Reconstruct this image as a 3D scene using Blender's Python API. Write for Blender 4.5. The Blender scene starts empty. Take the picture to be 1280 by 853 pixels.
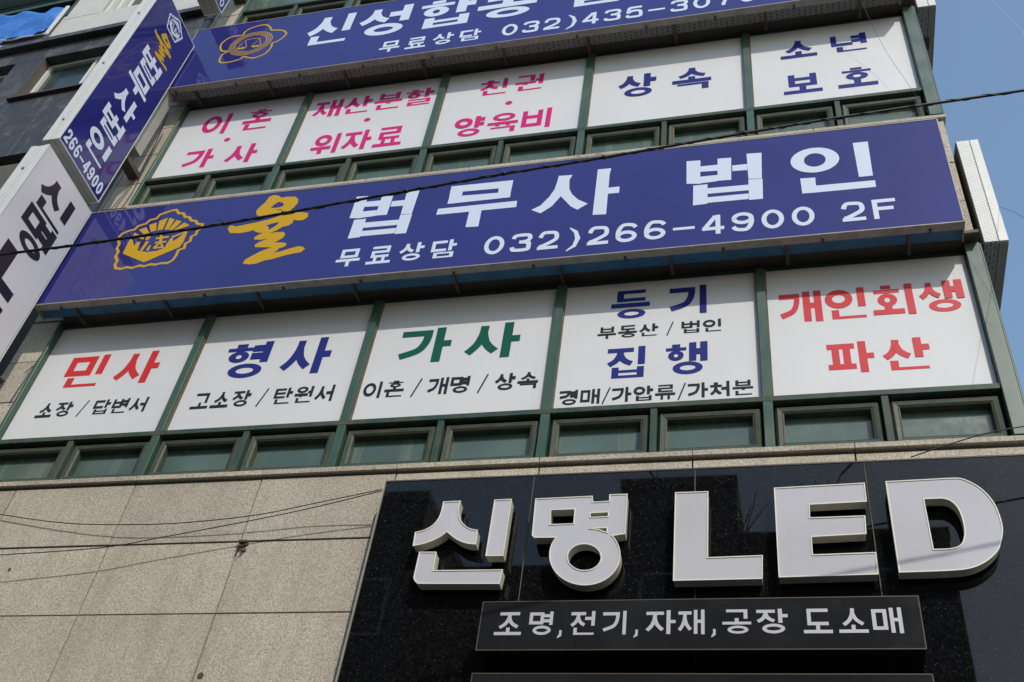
import bpy, math, random
from mathutils import Vector, Matrix
from mathutils.geometry import tessellate_polygon

SC = bpy.context.scene
COL = SC.collection
random.seed(7)
R = math.radians

# ------------------------------------------------------------------ camera
cam = bpy.data.cameras.new('camera')
cam.sensor_width = 36.0
cam.lens = 1358.6 / 1280 * 36
cam.clip_start = 0.05
cam.clip_end = 3000
camo = bpy.data.objects.new('camera', cam)
COL.objects.link(camo)
RX = (0.96919965, 0.21633993, 0.11768208)
DN = (-0.0702029, 0.70071435, -0.70997955)
FW = (-0.23605845, 0.6798503, 0.69431979)
camo.matrix_world = Matrix(((RX[0], -DN[0], -FW[0], 0.0),
                            (RX[1], -DN[1], -FW[1], -5.4),
                            (RX[2], -DN[2], -FW[2], 1.6),
                            (0, 0, 0, 1)))
SC.camera = camo

# ------------------------------------------------------------------ light
SUN_DIR = Vector((0.176, -0.30, 0.31)).normalized()      # towards the sun
SUN_EL = math.asin(SUN_DIR.z)
SUN_AZ = math.atan2(SUN_DIR.x, SUN_DIR.y)
w = bpy.data.worlds.new('World')
SC.world = w
w.use_nodes = True
nt = w.node_tree
sky = nt.nodes.new('ShaderNodeTexSky')
sky.sky_type = 'NISHITA'
sky.sun_disc = False
sky.sun_elevation = SUN_EL
sky.sun_rotation = SUN_AZ
sky.air_density = 1.7
sky.dust_density = 0.8
sky.ozone_density = 2.3
bg = nt.nodes['Background']
bg.inputs['Strength'].default_value = 0.15
nt.links.new(sky.outputs[0], bg.inputs['Color'])
sl = bpy.data.lights.new('sun', 'SUN')
sl.energy = 2.25
sl.angle = R(0.53)
sl.color = (1.0, 0.95, 0.87)
so = bpy.data.objects.new('sun', sl)
COL.objects.link(so)
so.location = SUN_DIR * 40
so.rotation_euler = SUN_DIR.to_track_quat('Z', 'Y').to_euler()
SC.view_settings.view_transform = 'Standard'
SC.view_settings.look = 'None'
SC.view_settings.exposure = 0.22
SC.view_settings.gamma = 1.0


# ------------------------------------------------------------------ helpers
def tag(o, label=None, cat=None, group=None, kind=None):
    if label: o['label'] = label
    if cat: o['category'] = cat
    if group: o['group'] = group
    if kind: o['kind'] = kind
    return o


def empty(name, loc, label=None, cat=None, group=None, rz=0.0):
    o = bpy.data.objects.new(name, None)
    COL.objects.link(o)
    o.location = loc
    o.rotation_euler = (0, 0, rz)
    o.empty_display_size = 0.1
    tag(o, label, cat, group)
    return o


class MB:
    """collects faces for one mesh, in the coordinates of the place"""
    def __init__(s):
        s.v = []; s.f = []; s.sm = []

    def face(s, pts, smooth=False):
        n = len(s.v)
        s.v += [tuple(p) for p in pts]
        s.f.append(tuple(range(n, n + len(pts))))
        s.sm.append(smooth)

    def box(s, x0, x1, y0, y1, z0, z1):
        n = len(s.v)
        s.v += [(x, y, z) for x in (x0, x1) for y in (y0, y1) for z in (z0, z1)]
        for q in ((0, 1, 3, 2), (4, 6, 7, 5), (0, 4, 5, 1), (2, 3, 7, 6), (0, 2, 6, 4), (1, 5, 7, 3)):
            s.f.append(tuple(n + i for i in q)); s.sm.append(False)
        return s

    def tube(s, pts, r, n=6, r1=None):
        pts = [Vector(p) for p in pts]
        rings = []
        m = len(pts)
        for i, p in enumerate(pts):
            d = (pts[min(i + 1, m - 1)] - pts[max(i - 1, 0)]).normalized()
            a = d.orthogonal().normalized() if i == 0 else (A - d * A.dot(d)).normalized()
            A = a
            b = d.cross(a)
            rr = r if r1 is None else r + (r1 - r) * i / (m - 1)
            base = len(s.v)
            s.v += [tuple(p + (a * math.cos(2 * math.pi * k / n) + b * math.sin(2 * math.pi * k / n)) * rr) for k in range(n)]
            rings.append(base)
        for i in range(m - 1):
            for k in range(n):
                s.f.append((rings[i] + k, rings[i] + (k + 1) % n, rings[i + 1] + (k + 1) % n, rings[i + 1] + k)); s.sm.append(True)
        s.f.append(tuple(rings[0] + k for k in reversed(range(n)))); s.sm.append(False)
        s.f.append(tuple(rings[-1] + k for k in range(n))); s.sm.append(False)
        return s

    def build(s, name, mat, parent=None, bevel=0.0, seg=1, **kw):
        me = bpy.data.meshes.new(name)
        me.from_pydata(s.v, [], s.f)
        me.polygons.foreach_set('use_smooth', s.sm)
        me.materials.append(mat)
        o = bpy.data.objects.new(name, me)
        COL.objects.link(o)
        if parent is not None:
            o.parent = parent
            b = WORLD.get(parent.name, Matrix.Identity(4))
            me.transform(b)
        if bevel:
            m = o.modifiers.new('bevel', 'BEVEL')
            m.width = bevel; m.segments = seg; m.limit_method = 'ANGLE'
        tag(o, **kw)
        me.update()
        return o


WORLD = {}     # parent name -> matrix that takes place coordinates into the parent's own


def thing(name, loc, label, cat, group=None, rz=0.0, local=False):
    o = empty(name, loc, label, cat, group, rz)
    if not local:
        WORLD[o.name] = (Matrix.Translation(Vector(loc)) @ Matrix.Rotation(rz, 4, 'Z')).inverted()
    return o


def sub_of(o, par):
    """a part at the same origin as its thing: its children use the same coordinates"""
    if par.name in WORLD: WORLD[o.name] = WORLD[par.name]
    return o


# ------------------------------------------------------------------ materials
def mat(name, col, rough=0.5, metal=0.0, spec=0.5, **kw):
    m = bpy.data.materials.new(name)
    m.use_nodes = True
    b = m.node_tree.nodes['Principled BSDF']
    b.inputs['Base Color'].default_value = (*col, 1)
    b.inputs['Roughness'].default_value = rough
    b.inputs['Metallic'].default_value = metal
    b.inputs['Specular IOR Level'].default_value = spec
    return m


class NT:
    def __init__(s, m):
        s.m = m; s.t = m.node_tree; s.b = s.t.nodes['Principled BSDF']
        g = s.t.nodes.new('ShaderNodeNewGeometry')
        s.pos = g.outputs['Position']

    def n(s, typ, **kw):
        x = s.t.nodes.new(typ)
        for k, v in kw.items(): setattr(x, k, v)
        return x

    def link(s, a, b): s.t.links.new(a, b)

    def vec(s, scale=(1, 1, 1), rot=(0, 0, 0)):
        x = s.n('ShaderNodeMapping')
        x.inputs['Scale'].default_value = scale
        x.inputs['Rotation'].default_value = rot
        s.link(s.pos, x.inputs['Vector'])
        return x.outputs[0]

    def noise(s, scale, detail=4, rough=0.55, vec=None, dist=0.0):
        x = s.n('ShaderNodeTexNoise')
        x.inputs['Scale'].default_value = scale
        x.inputs['Detail'].default_value = detail
        x.inputs['Roughness'].default_value = rough
        x.inputs['Distortion'].default_value = dist
        s.link(vec if vec is not None else s.pos, x.inputs['Vector'])
        return x.outputs['Fac']

    def vor(s, scale, feature='F1', vec=None):
        x = s.n('ShaderNodeTexVoronoi', feature=feature)
        x.inputs['Scale'].default_value = scale
        s.link(vec if vec is not None else s.pos, x.inputs['Vector'])
        return x

    def ramp(s, fac, stops, interp='LINEAR'):
        x = s.n('ShaderNodeValToRGB')
        x.color_ramp.interpolation = interp
        e = x.color_ramp.elements
        while len(e) < len(stops): e.new(0.5)
        for q, (p, c) in zip(e, stops):
            q.position = p
            q.color = (*c, 1) if len(c) == 3 else c
        s.link(fac, x.inputs['Fac'])
        return x.outputs['Color']

    def mix(s, fac, a, b, mode='MIX'):
        x = s.n('ShaderNodeMix', data_type='RGBA', blend_type=mode)
        for inp, v in ((x.inputs[0], fac), (x.inputs[6], a), (x.inputs[7], b)):
            if isinstance(v, (int, float)): inp.default_value = v
            elif isinstance(v, tuple): inp.default_value = (*v, 1)
            else: s.link(v, inp)
        return x.outputs[2]

    def math(s, op, a, b=0.0, clamp=False):
        x = s.n('ShaderNodeMath', operation=op, use_clamp=clamp)
        for inp, v in ((x.inputs[0], a), (x.inputs[1], b)):
            if isinstance(v, (int, float)): inp.default_value = v
            else: s.link(v, inp)
        return x.outputs[0]

    def bump(s, h, strength=0.3, dist=0.01):
        x = s.n('ShaderNodeBump')
        x.inputs['Strength'].default_value = strength
        x.inputs['Distance'].default_value = dist
        s.link(h, x.inputs['Height'])
        s.link(x.outputs[0], s.b.inputs['Normal'])

    def color(s, c): s.link(c, s.b.inputs['Base Color'])
    def rough(s, c): s.link(c, s.b.inputs['Roughness'])


G3 = lambda v: (v, v, v)


def aged(name, col, rough=0.45, dirt=(0.16, 0.14, 0.11), amt=0.5, metal=0.0, streak=True, spec=0.5, scale=3.0):
    """painted or bare sheet with grime patches and runs of rain dirt"""
    m = mat(name, col, rough, metal, spec)
    t = NT(m)
    a = t.noise(scale, 6, 0.65)
    a = t.ramp(a, [(0.42, G3(0.0)), (0.78, G3(1.0))])
    c = t.mix(t.math('MULTIPLY', a, amt), col, dirt)
    if streak:
        v = t.vec((26, 26, 1.6))
        b = t.ramp(t.noise(1.0, 5, 0.6, vec=v), [(0.5, G3(0.0)), (0.8, G3(1.0))])
        c = t.mix(t.math('MULTIPLY', b, amt * 0.7), c, dirt)
    f = t.noise(60, 3, 0.6)
    c = t.mix(t.math('MULTIPLY', f, 0.16), c, dirt)
    t.color(c)
    t.rough(t.math('ADD', rough - 0.06, t.math('MULTIPLY', a, 0.2)))
    return m


def granite():
    m = mat('granite', (0.4, 0.37, 0.33), 0.75, 0, 0.35)
    t = NT(m)
    a = t.noise(95, 3, 0.7)
    b = t.vor(150).outputs['Color']
    sp = t.ramp(a, [(0.30, (0.15, 0.13, 0.11)), (0.44, (0.41, 0.38, 0.33)), (0.56, (0.51, 0.475, 0.415)), (0.7, (0.74, 0.70, 0.63))])
    bw = t.n('ShaderNodeRGBToBW'); t.link(b, bw.inputs[0])
    sp = t.mix(0.40, sp, t.ramp(bw.outputs[0], [(0.2, (0.13, 0.11, 0.09)), (0.5, (0.45, 0.42, 0.37)), (0.8, (0.72, 0.68, 0.61))]))
    big = t.ramp(t.noise(1.1, 5, 0.6), [(0.3, (0.86, 0.83, 0.78)), (0.7, (1.04, 1.03, 1.02))])
    sp = t.mix(1.0, sp, big, 'MULTIPLY')
    oi = t.n('ShaderNodeObjectInfo')
    sp = t.mix(1.0, sp, t.ramp(oi.outputs['Random'], [(0.0, (0.97, 0.94, 0.90)), (0.5, (1.08, 1.05, 0.99)), (1.0, (1.18, 1.14, 1.06))]), 'MULTIPLY')
    sep = t.n('ShaderNodeSeparateXYZ'); t.link(t.pos, sep.inputs[0])
    stain = t.math('MULTIPLY', t.ramp(t.noise(1.0, 5, 0.7, vec=t.vec((5, 5, 1.1))), [(0.46, G3(0.0)), (0.8, G3(0.35))]), 1.0)
    sp = t.mix(stain, sp, (0.30, 0.25, 0.185))
    st = t.ramp(t.noise(1.0, 5, 0.65, vec=t.vec((9, 9, 0.7))), [(0.52, G3(0.0)), (0.85, G3(0.55))])
    sp = t.mix(st, sp, (0.24, 0.205, 0.16))
    # small pale scratches, nearly level
    sc = t.ramp(t.noise(1.0, 3, 0.7, vec=t.vec((7, 7, 75), (0, R(4), 0))), [(0.70, G3(0.0)), (0.76, G3(0.4))])
    sp = t.mix(sc, sp, (0.6, 0.58, 0.54))
    t.color(sp)
    t.bump(t.noise(110, 3, 0.7), 0.35, 0.003)
    return m


def black_granite():
    m = mat('polished_black_granite', (0.008, 0.008, 0.010), 0.02, 0, 0.36)
    t = NT(m)
    base = t.mix(t.ramp(t.noise(70, 3, 0.7), [(0.45, G3(0.0)), (0.7, G3(1.0))]), (0.003, 0.003, 0.0035), (0.012, 0.012, 0.013))
    for sc, th, k in ((38, 0.068, 0.66), (85, 0.135, 0.78)):
        v = t.vor(sc)
        hit = t.math('LESS_THAN', v.outputs['Distance'], th)
        sep = t.n('ShaderNodeSeparateColor'); t.link(v.outputs['Color'], sep.inputs[0])
        pick = t.math('GREATER_THAN', sep.outputs[0], k)
        lum = t.ramp(sep.outputs[1], [(0.0, (0.08, 0.08, 0.08)), (0.75, (0.22, 0.21, 0.20)), (1.0, (0.9, 0.88, 0.82))])
        tint = t.ramp(sep.outputs[2], [(0.0, (1, 0.35, 0.25)), (0.25, (1, 0.9, 0.8)), (0.6, (0.9, 1, 1)), (1.0, (0.5, 0.6, 1.0))])
        lum = t.mix(1.0, lum, tint, 'MULTIPLY')
        base = t.mix(t.math('MULTIPLY', hit, pick), base, lum)
    t.color(base)
    dust = t.ramp(t.noise(1.0, 5, 0.6, vec=t.vec((18, 18, 0.9))), [(0.45, G3(0.015)), (0.8, G3(0.05))])
    t.rough(dust)
    return m


def sheet_face(name, col, rough, tint=0.06, spec=0.5, coat=0.0):
    """printed film or acrylic, faintly uneven"""
    m = mat(name, col, rough, 0, spec)
    t = NT(m)
    a = t.noise(1.3, 4, 0.5)
    d = tuple(x * (1 - tint * 2.2) for x in col)
    l = tuple(min(1, x * (1 + tint)) for x in col)
    c = t.ramp(a, [(0.3, d), (0.7, l)])
    st = t.ramp(t.noise(1.0, 4, 0.6, vec=t.vec((22, 22, 0.8))), [(0.55, G3(0.0)), (0.85, G3(0.22))])
    c = t.mix(st, c, tuple(x * 0.78 for x in col))
    t.color(c)
    t.bump(t.noise(2.2, 2, 0.5), 0.10, 0.03)
    if coat:
        t.b.inputs['Coat Weight'].default_value = coat
        t.b.inputs['Coat Roughness'].default_value = 0.06
    return m


def perforated(name, col, hole, cell=(0.012, 0.03), fill=0.5, plane='x', rough=0.5):
    """sheet with rows of short punched slots"""
    m = mat(name, col, rough)
    t = NT(m)
    sep = t.n('ShaderNodeSeparateXYZ'); t.link(t.pos, sep.inputs[0])
    a = sep.outputs[{'x': 0, 'y': 1}[plane[0]]]
    b = sep.outputs[{'z': 2, 'y': 1, 'x': 0}[plane[1]]]
    row = t.math('FLOOR', t.math('DIVIDE', a, cell[0]))
    fa = t.math('FRACT', t.math('DIVIDE', a, cell[0]))
    fb = t.math('FRACT', t.math('ADD', t.math('DIVIDE', b, cell[1]), t.math('MULTIPLY', row, 0.37)))
    h = t.math('MULTIPLY', t.math('LESS_THAN', fa, 0.45), t.math('LESS_THAN', fb, fill))
    rn = t.ramp(t.noise(14, 3, 0.6), [(0.4, G3(0.45)), (0.6, G3(1.0))])
    d = t.noise(4, 5, 0.6)
    c = t.mix(t.math('MULTIPLY', d, 0.35), col, tuple(x * 0.6 for x in col))
    t.color(t.mix(t.math('MULTIPLY', h, rn), c, hole))
    return m


def glass_panel(name, col, rough=0.12):
    m = mat(name, col, rough, 0, 0.6)
    t = NT(m)
    a = t.noise(1.6, 3, 0.5)
    c = t.ramp(a, [(0.3, tuple(x * 0.75 for x in col)), (0.7, tuple(x * 1.25 for x in col))])
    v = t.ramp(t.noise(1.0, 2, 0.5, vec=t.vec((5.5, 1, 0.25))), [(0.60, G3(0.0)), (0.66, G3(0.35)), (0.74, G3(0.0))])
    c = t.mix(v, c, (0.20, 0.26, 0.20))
    sp = t.ramp(t.noise(45, 4, 0.7), [(0.62, G3(0.0)), (0.8, G3(0.25))])
    c = t.mix(sp, c, (0.25, 0.24, 0.2))
    t.color(c)
    t.rough(t.ramp(t.noise(9, 5, 0.7), [(0.3, G3(rough)), (0.75, G3(rough + 0.22))]))
    return m


M = {}
M['granite'] = granite()
M['core'] = mat('mortar_backing', (0.05, 0.045, 0.04), 0.9)
M['black'] = black_granite()
M['green'] = aged('green_painted_aluminium', (0.026, 0.082, 0.053), 0.36, (0.15, 0.14, 0.105), 0.35)
M['green2'] = aged('dusty_green_aluminium', (0.030, 0.068, 0.055), 0.5, (0.15, 0.125, 0.085), 0.6, scale=7, spec=0.2)
M['rubber'] = aged('weathered_gasket', (0.15, 0.125, 0.085), 0.8, (0.05, 0.045, 0.035), 0.6, scale=14)
M['glass'] = glass_panel('green_tinted_glass', (0.085, 0.130, 0.105), 0.13)
M['white'] = sheet_face('white_window_film', (0.69, 0.69, 0.70), 0.5, 0.02, 0.35)
M['blue'] = sheet_face('blue_sign_film', (0.026, 0.027, 0.185), 0.06, 0.07, 0.42)
M['blue_soffit'] = aged('blue_backing_sheet', (0.02, 0.15, 0.30), 0.4, (0.02, 0.05, 0.08), 0.6)
M['alu'] = aged('weathered_aluminium_trim', (0.38, 0.35, 0.30), 0.5, (0.14, 0.12, 0.09), 0.6, scale=9)
M['alu_w'] = aged('white_coated_aluminium', (0.74, 0.75, 0.72), 0.42, (0.42, 0.40, 0.34), 0.3, scale=5)
M['alu_g'] = aged('grey_coated_aluminium', (0.40, 0.39, 0.36), 0.5, (0.2, 0.19, 0.16), 0.4, scale=5)
M['alu_d'] = aged('darker_grey_sheet', (0.22, 0.23, 0.22), 0.55, (0.1, 0.1, 0.09), 0.5)
M['perf_w'] = perforated('slotted_white_sheet', (0.74, 0.74, 0.72), (0.40, 0.40, 0.39), (0.017, 0.036), 0.45, 'xz')
M['perf_s'] = perforated('slotted_grey_soffit', (0.20, 0.185, 0.175), (0.06, 0.055, 0.05), (0.050, 0.034), 0.6, 'xy')
M['perf_b'] = perforated('slotted_end_sheet', (0.42, 0.42, 0.42), (0.12, 0.12, 0.12), (0.028, 0.06), 0.6, 'xy')
M['steel'] = aged('dark_weathered_steel', (0.06, 0.05, 0.042), 0.6, (0.12, 0.08, 0.05), 0.5)
M['pale_print'] = mat('pale_blue_white_print', (0.66, 0.72, 0.86), 0.35, 0, 0.25)
M['yellow'] = mat('yellow_print', (0.60, 0.35, 0.012), 0.35, 0, 0.15)
M['red'] = mat('red_print', (0.62, 0.035, 0.040), 0.4, 0, 0.15)
M['pink_red'] = mat('coral_red_print', (0.64, 0.060, 0.072), 0.4, 0, 0.15)
M['magenta'] = mat('magenta_print', (0.62, 0.022, 0.185), 0.4, 0, 0.15)
M['navy'] = mat('navy_print', (0.022, 0.030, 0.20), 0.4, 0, 0.15)
M['dgreen'] = mat('dark_green_print', (0.008, 0.105, 0.065), 0.4, 0, 0.15)
M['ink'] = mat('black_print', (0.022, 0.024, 0.030), 0.4, 0, 0.15)
M['ink2'] = mat('near_black_film', (0.012, 0.008, 0.02), 0.3)
M['acrylic'] = sheet_face('white_acrylic', (0.545, 0.53, 0.56), 0.12, 0.03, 0.4)
M['return'] = aged('cream_letter_return', (0.58, 0.56, 0.46), 0.42, (0.2, 0.18, 0.12), 0.45, streak=False, scale=8)
M['chrome'] = mat('bright_trim_cap', (0.80, 0.76, 0.66), 0.3, 0.0)
M['sign_white'] = sheet_face('white_sign_film', (0.64, 0.62, 0.655), 0.15, 0.03, 0.4)
M['board'] = aged('black_composite_board', (0.014, 0.015, 0.017), 0.20, (0.028, 0.028, 0.028), 0.4, spec=0.3, scale=2)
M['board_print'] = mat('grey_white_print', (0.50, 0.48, 0.52), 0.45)
M['cable'] = mat('black_cable_sheath', (0.006, 0.006, 0.006), 0.55)
M['wire'] = mat('thin_black_wire', (0.02, 0.016, 0.014), 0.6)
M['dark_stone'] = None
_m = mat('dark_speckled_stone', (0.05, 0.052, 0.062), 0.5, 0, 0.4)
_t = NT(_m)
_c = _t.ramp(_t.noise(70, 4, 0.75), [(0.35, (0.018, 0.018, 0.020)), (0.55, (0.052, 0.050, 0.054)), (0.75, (0.16, 0.155, 0.155))])
_p = _t.ramp(_t.noise(2.6, 6, 0.72, dist=0.8), [(0.50, G3(0.0)), (0.68, G3(0.6))])
_c = _t.mix(_p, _c, (0.20, 0.18, 0.16))
_t.color(_c)
M['dark_stone'] = _m
M['nb_white'] = aged('off_white_wall_panel', (0.60, 0.59, 0.55), 0.6, (0.35, 0.33, 0.29), 0.35)
M['nb_frame'] = mat('white_window_profile', (0.70, 0.69, 0.66), 0.4)
M['nb_glass'] = glass_panel('dark_green_glass', (0.025, 0.045, 0.038), 0.08)
M['nb_teal'] = glass_panel('teal_glass', (0.02, 0.09, 0.11), 0.1)
M['nb_brown'] = aged('brown_grey_render', (0.10, 0.085, 0.07), 0.8)
M['tarp'] = None
_m = mat('blue_tarpaulin', (0.03, 0.16, 0.55), 0.4)
_t = NT(_m)
_c = _t.ramp(_t.noise(3.2, 7, 0.7), [(0.3, (0.02, 0.10, 0.40)), (0.55, (0.035, 0.19, 0.62)), (0.75, (0.12, 0.32, 0.72))])
_c = _t.mix(_t.ramp(_t.noise(11, 6, 0.75), [(0.62, G3(0)), (0.72, G3(0.5))]), _c, (0.45, 0.5, 0.55))
_t.color(_c)
_t.bump(_t.noise(12, 5, 0.65), 0.5, 0.03)
M['tarp'] = _m
M['asphalt'] = aged('asphalt', (0.05, 0.05, 0.052), 0.9, (0.09, 0.085, 0.08), 0.5, streak=False)
M['paving'] = aged('paving', (0.15, 0.14, 0.13), 0.9, (0.09, 0.085, 0.08), 0.5, streak=False)
M['paint'] = mat('road_paint', (0.75, 0.75, 0.72), 0.7)
M['opp'] = aged('opposite_render', (0.10, 0.085, 0.075), 0.8, (0.05, 0.045, 0.04), 0.5)
M['opp2'] = aged('opposite_brick', (0.13, 0.07, 0.05), 0.85, (0.05, 0.04, 0.03), 0.5)
M['bark'] = aged('bark', (0.05, 0.04, 0.032), 0.9, (0.02, 0.016, 0.012), 0.5)


# ------------------------------------------------------------------ lettering
class Face:
    """a flat face to print on: origin, across, up, outward"""
    def __init__(s, O, U, V, N): s.O, s.U, s.V, s.N = map(Vector, (O, U, V, N))
    def p(s, u, v, d=0.0): return s.O + s.U * u + s.V * v + s.N * d


def front(y): return Face((0, y, 0), (1, 0, 0), (0, 0, 1), (0, -1, 0))
def right_side(x): return Face((x, 0, 0), (0, 1, 0), (0, 0, 1), (1, 0, 0))


class Pen:
    """builds strokes of one glyph in a unit cell"""
    def __init__(s, th, tv):
        s.th = th; s.tv = tv; s.polys = []

    def q(s, *p): s.polys.append(list(p))
    def h(s, x0, x1, y, t=None):
        t = (t or s.th) / 2
        s.q((x0, y - t), (x1, y - t), (x1, y + t), (x0, y + t))
    def v(s, x, y0, y1, t=None):
        t = (t or s.tv) / 2
        s.q((x - t, y0), (x + t, y0), (x + t, y1), (x - t, y1))

    def rib(s, pts, k=1.0, closed=False, taper=None, sm=0):
        if sm:
            P = pts; pts = []
            for i in range(len(P) - 1):
                a, b, c, d = P[max(i - 1, 0)], P[i], P[i + 1], P[min(i + 2, len(P) - 1)]
                for q in range(sm):
                    t = q / sm
                    pts.append(tuple(0.5 * (2 * b[j] + (c[j] - a[j]) * t + (2 * a[j] - 5 * b[j] + 4 * c[j] - d[j]) * t * t + (3 * b[j] - a[j] - 3 * c[j] + d[j]) * t ** 3) for j in (0, 1)))
            pts.append(P[-1])
        n = len(pts)
        L = []; Rr = []
        for i in range(n):
            if closed: a, b, c = pts[i - 1], pts[i], pts[(i + 1) % n]
            else: a, b, c = pts[max(i - 1, 0)], pts[i], pts[min(i + 1, n - 1)]
            def nn(p, q):
                dx, dy = q[0] - p[0], q[1] - p[1]
                l = math.hypot(dx, dy) or 1
                return (-dy / l, dx / l)
            if a == b: m = nn(b, c); f = 1
            elif c == b: m = nn(a, b); f = 1
            else:
                n1 = nn(a, b); n2 = nn(b, c)
                m = (n1[0] + n2[0], n1[1] + n2[1]); l = math.hypot(*m) or 1
                m = (m[0] / l, m[1] / l)
                f = 1 / max(0.5, m[0] * n1[0] + m[1] * n1[1])
            kk = k * (taper[i] if taper else 1)
            ox, oy = m[0] * s.tv / 2 * f * kk, m[1] * s.th / 2 * f * kk
            L.append((b[0] + ox, b[1] + oy)); Rr.append((b[0] - ox, b[1] - oy))
        for i in range(n if closed else n - 1):
            j = (i + 1) % n
            s.q(L[i], Rr[i], Rr[j], L[j])

    def ring(s, x0, y0, x1, y1, k=1.0, n=22):
        cx, cy = (x0 + x1) / 2, (y0 + y1) / 2
        rx, ry = (x1 - x0) / 2 - s.tv * k / 2, (y1 - y0) / 2 - s.th * k / 2
        pts = [(cx + rx * math.cos(2 * math.pi * i / n), cy + ry * math.sin(2 * math.pi * i / n)) for i in range(n)]
        a, b = s.tv * k / 2, s.th * k / 2
        O = [(cx + (rx + a) * math.cos(2 * math.pi * i / n), cy + (ry + b) * math.sin(2 * math.pi * i / n)) for i in range(n)]
        I = [(cx + (rx - a) * math.cos(2 * math.pi * i / n), cy + (ry - b) * math.sin(2 * math.pi * i / n)) for i in range(n)]
        for i in range(n):
            j = (i + 1) % n
            s.q(I[i], O[i], O[j], I[j])


def legs(p, x0, y0, x1, y1, top, k=1.0):
    """the two spreading strokes of siot / jieut"""
    w, h = x1 - x0, top - y0
    cx = (x0 + x1) / 2
    t = p.tv * 0.5
    p.rib([(cx, top), (cx - w * 0.02, top - h * 0.28), (cx - w * 0.13, top - h * 0.60), (cx - w * 0.28, top - h * 0.80), (x0 + t * 0.5, y0 + p.th * 0.30)], k, sm=3)
    p.rib([(cx - w * 0.02, top - h * 0.22), (cx + w * 0.08, top - h * 0.55), (cx + w * 0.24, top - h * 0.76), (x1 - t * 0.5, y0 + p.th * 0.40)], k, sm=3)


def jamo(p, c, x0, y0, x1, y1, wide, final=False):
    th0, tv0 = p.th, p.tv
    h, w = y1 - y0, x1 - x0
    bars = {'ㄹ': 3, 'ㅌ': 3, 'ㅂ': 2.6, 'ㅍ': 2.4, 'ㅁ': 2.3, 'ㅈ': 2.6, 'ㅊ': 3.2, 'ㅎ': 3.6}.get(c, 2.2)
    p.th = min(th0, h / (bars * 1.55))
    p.tv = min(tv0, w * 0.27)
    a, b = p.th / 2, p.tv / 2
    if c == 'ㄱ' or c == 'ㅋ':
        p.h(x0, x1, y1 - a)
        if wide or final: p.v(x1 - b, y0, y1 - a)
        else: p.rib([(x1 - b, y1 - a * 1.9), (x1 - b - w * 0.05, y1 - h * 0.45), (x1 - b - w * 0.25, y1 - h * 0.72), (x0 + w * 0.06, y0 + a)], sm=4)
        if c == 'ㅋ': p.h(x0, x1 - b, (y0 + y1) / 2)
    elif c == 'ㄴ':
        p.v(x0 + b, y0, y1); p.h(x0 + b, x1, y0 + a)
    elif c in 'ㄷㅌ':
        p.h(x0, x1, y1 - a); p.v(x0 + b, y0, y1 - a); p.h(x0 + b, x1, y0 + a)
        if c == 'ㅌ': p.h(x0 + b, x1, (y0 + y1) / 2)
    elif c == 'ㄹ':
        m = (y0 + y1) / 2
        p.h(x0, x1, y1 - a); p.v(x1 - b, m, y1 - a); p.h(x0, x1, m); p.v(x0 + b, y0, m); p.h(x0 + b, x1, y0 + a)
    elif c == 'ㅁ':
        p.h(x0, x1, y1 - a); p.h(x0, x1, y0 + a); p.v(x0 + b, y0, y1); p.v(x1 - b, y0, y1)
    elif c == 'ㅂ':
        p.v(x0 + b, y0, y1); p.v(x1 - b, y0, y1); p.h(x0 + b, x1 - b, y0 + a); p.h(x0 + b, x1 - b, y0 + h * 0.60)
    elif c == 'ㅅ':
        legs(p, x0, y0, x1, y1, y1)
    elif c == 'ㅇ':
        p.ring(x0, y0, x1, y1)
    elif c in 'ㅈㅊ':
        t = y1 - a
        if c == 'ㅊ':
            p.h(x0 + w * 0.32, x1 - w * 0.32, y1 - a); t = y1 - h * 0.30
        p.h(x0, x1, t)
        legs(p, x0, y0, x1, y1, t)
    elif c == 'ㅍ':
        p.h(x0, x1, y1 - a); p.h(x0, x1, y0 + a); p.v(x0 + w * 0.3, y0 + a, y1 - a); p.v(x1 - w * 0.3, y0 + a, y1 - a)
    elif c == 'ㅎ':
        p.h(x0 + w * 0.30, x1 - w * 0.30, y1 - a)
        p.h(x0, x1, y1 - h * 0.30)
        p.ring(x0 + w * 0.12, y0, x1 - w * 0.12, y1 - h * 0.40)
    p.th, p.tv = th0, tv0


CHO = 'ㄱㄲㄴㄷㄸㄹㅁㅂㅃㅅㅆㅇㅈㅉㅊㅋㅌㅍㅎ'
JUNG = 'ㅏㅐㅑㅒㅓㅔㅕㅖㅗㅘㅙㅚㅛㅜㅝㅞㅟㅠㅡㅢㅣ'
JONG = ['', 'ㄱ', 'ㄲ', 'ㄳ', 'ㄴ', 'ㄵ', 'ㄶ', 'ㄷ', 'ㄹ', 'ㄺ', 'ㄻ', 'ㄼ', 'ㄽ', 'ㄾ', 'ㄿ', 'ㅀ', 'ㅁ', 'ㅂ', 'ㅄ', 'ㅅ', 'ㅆ', 'ㅇ', 'ㅈ', 'ㅊ', 'ㅋ', 'ㅌ', 'ㅍ', 'ㅎ']


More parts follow.
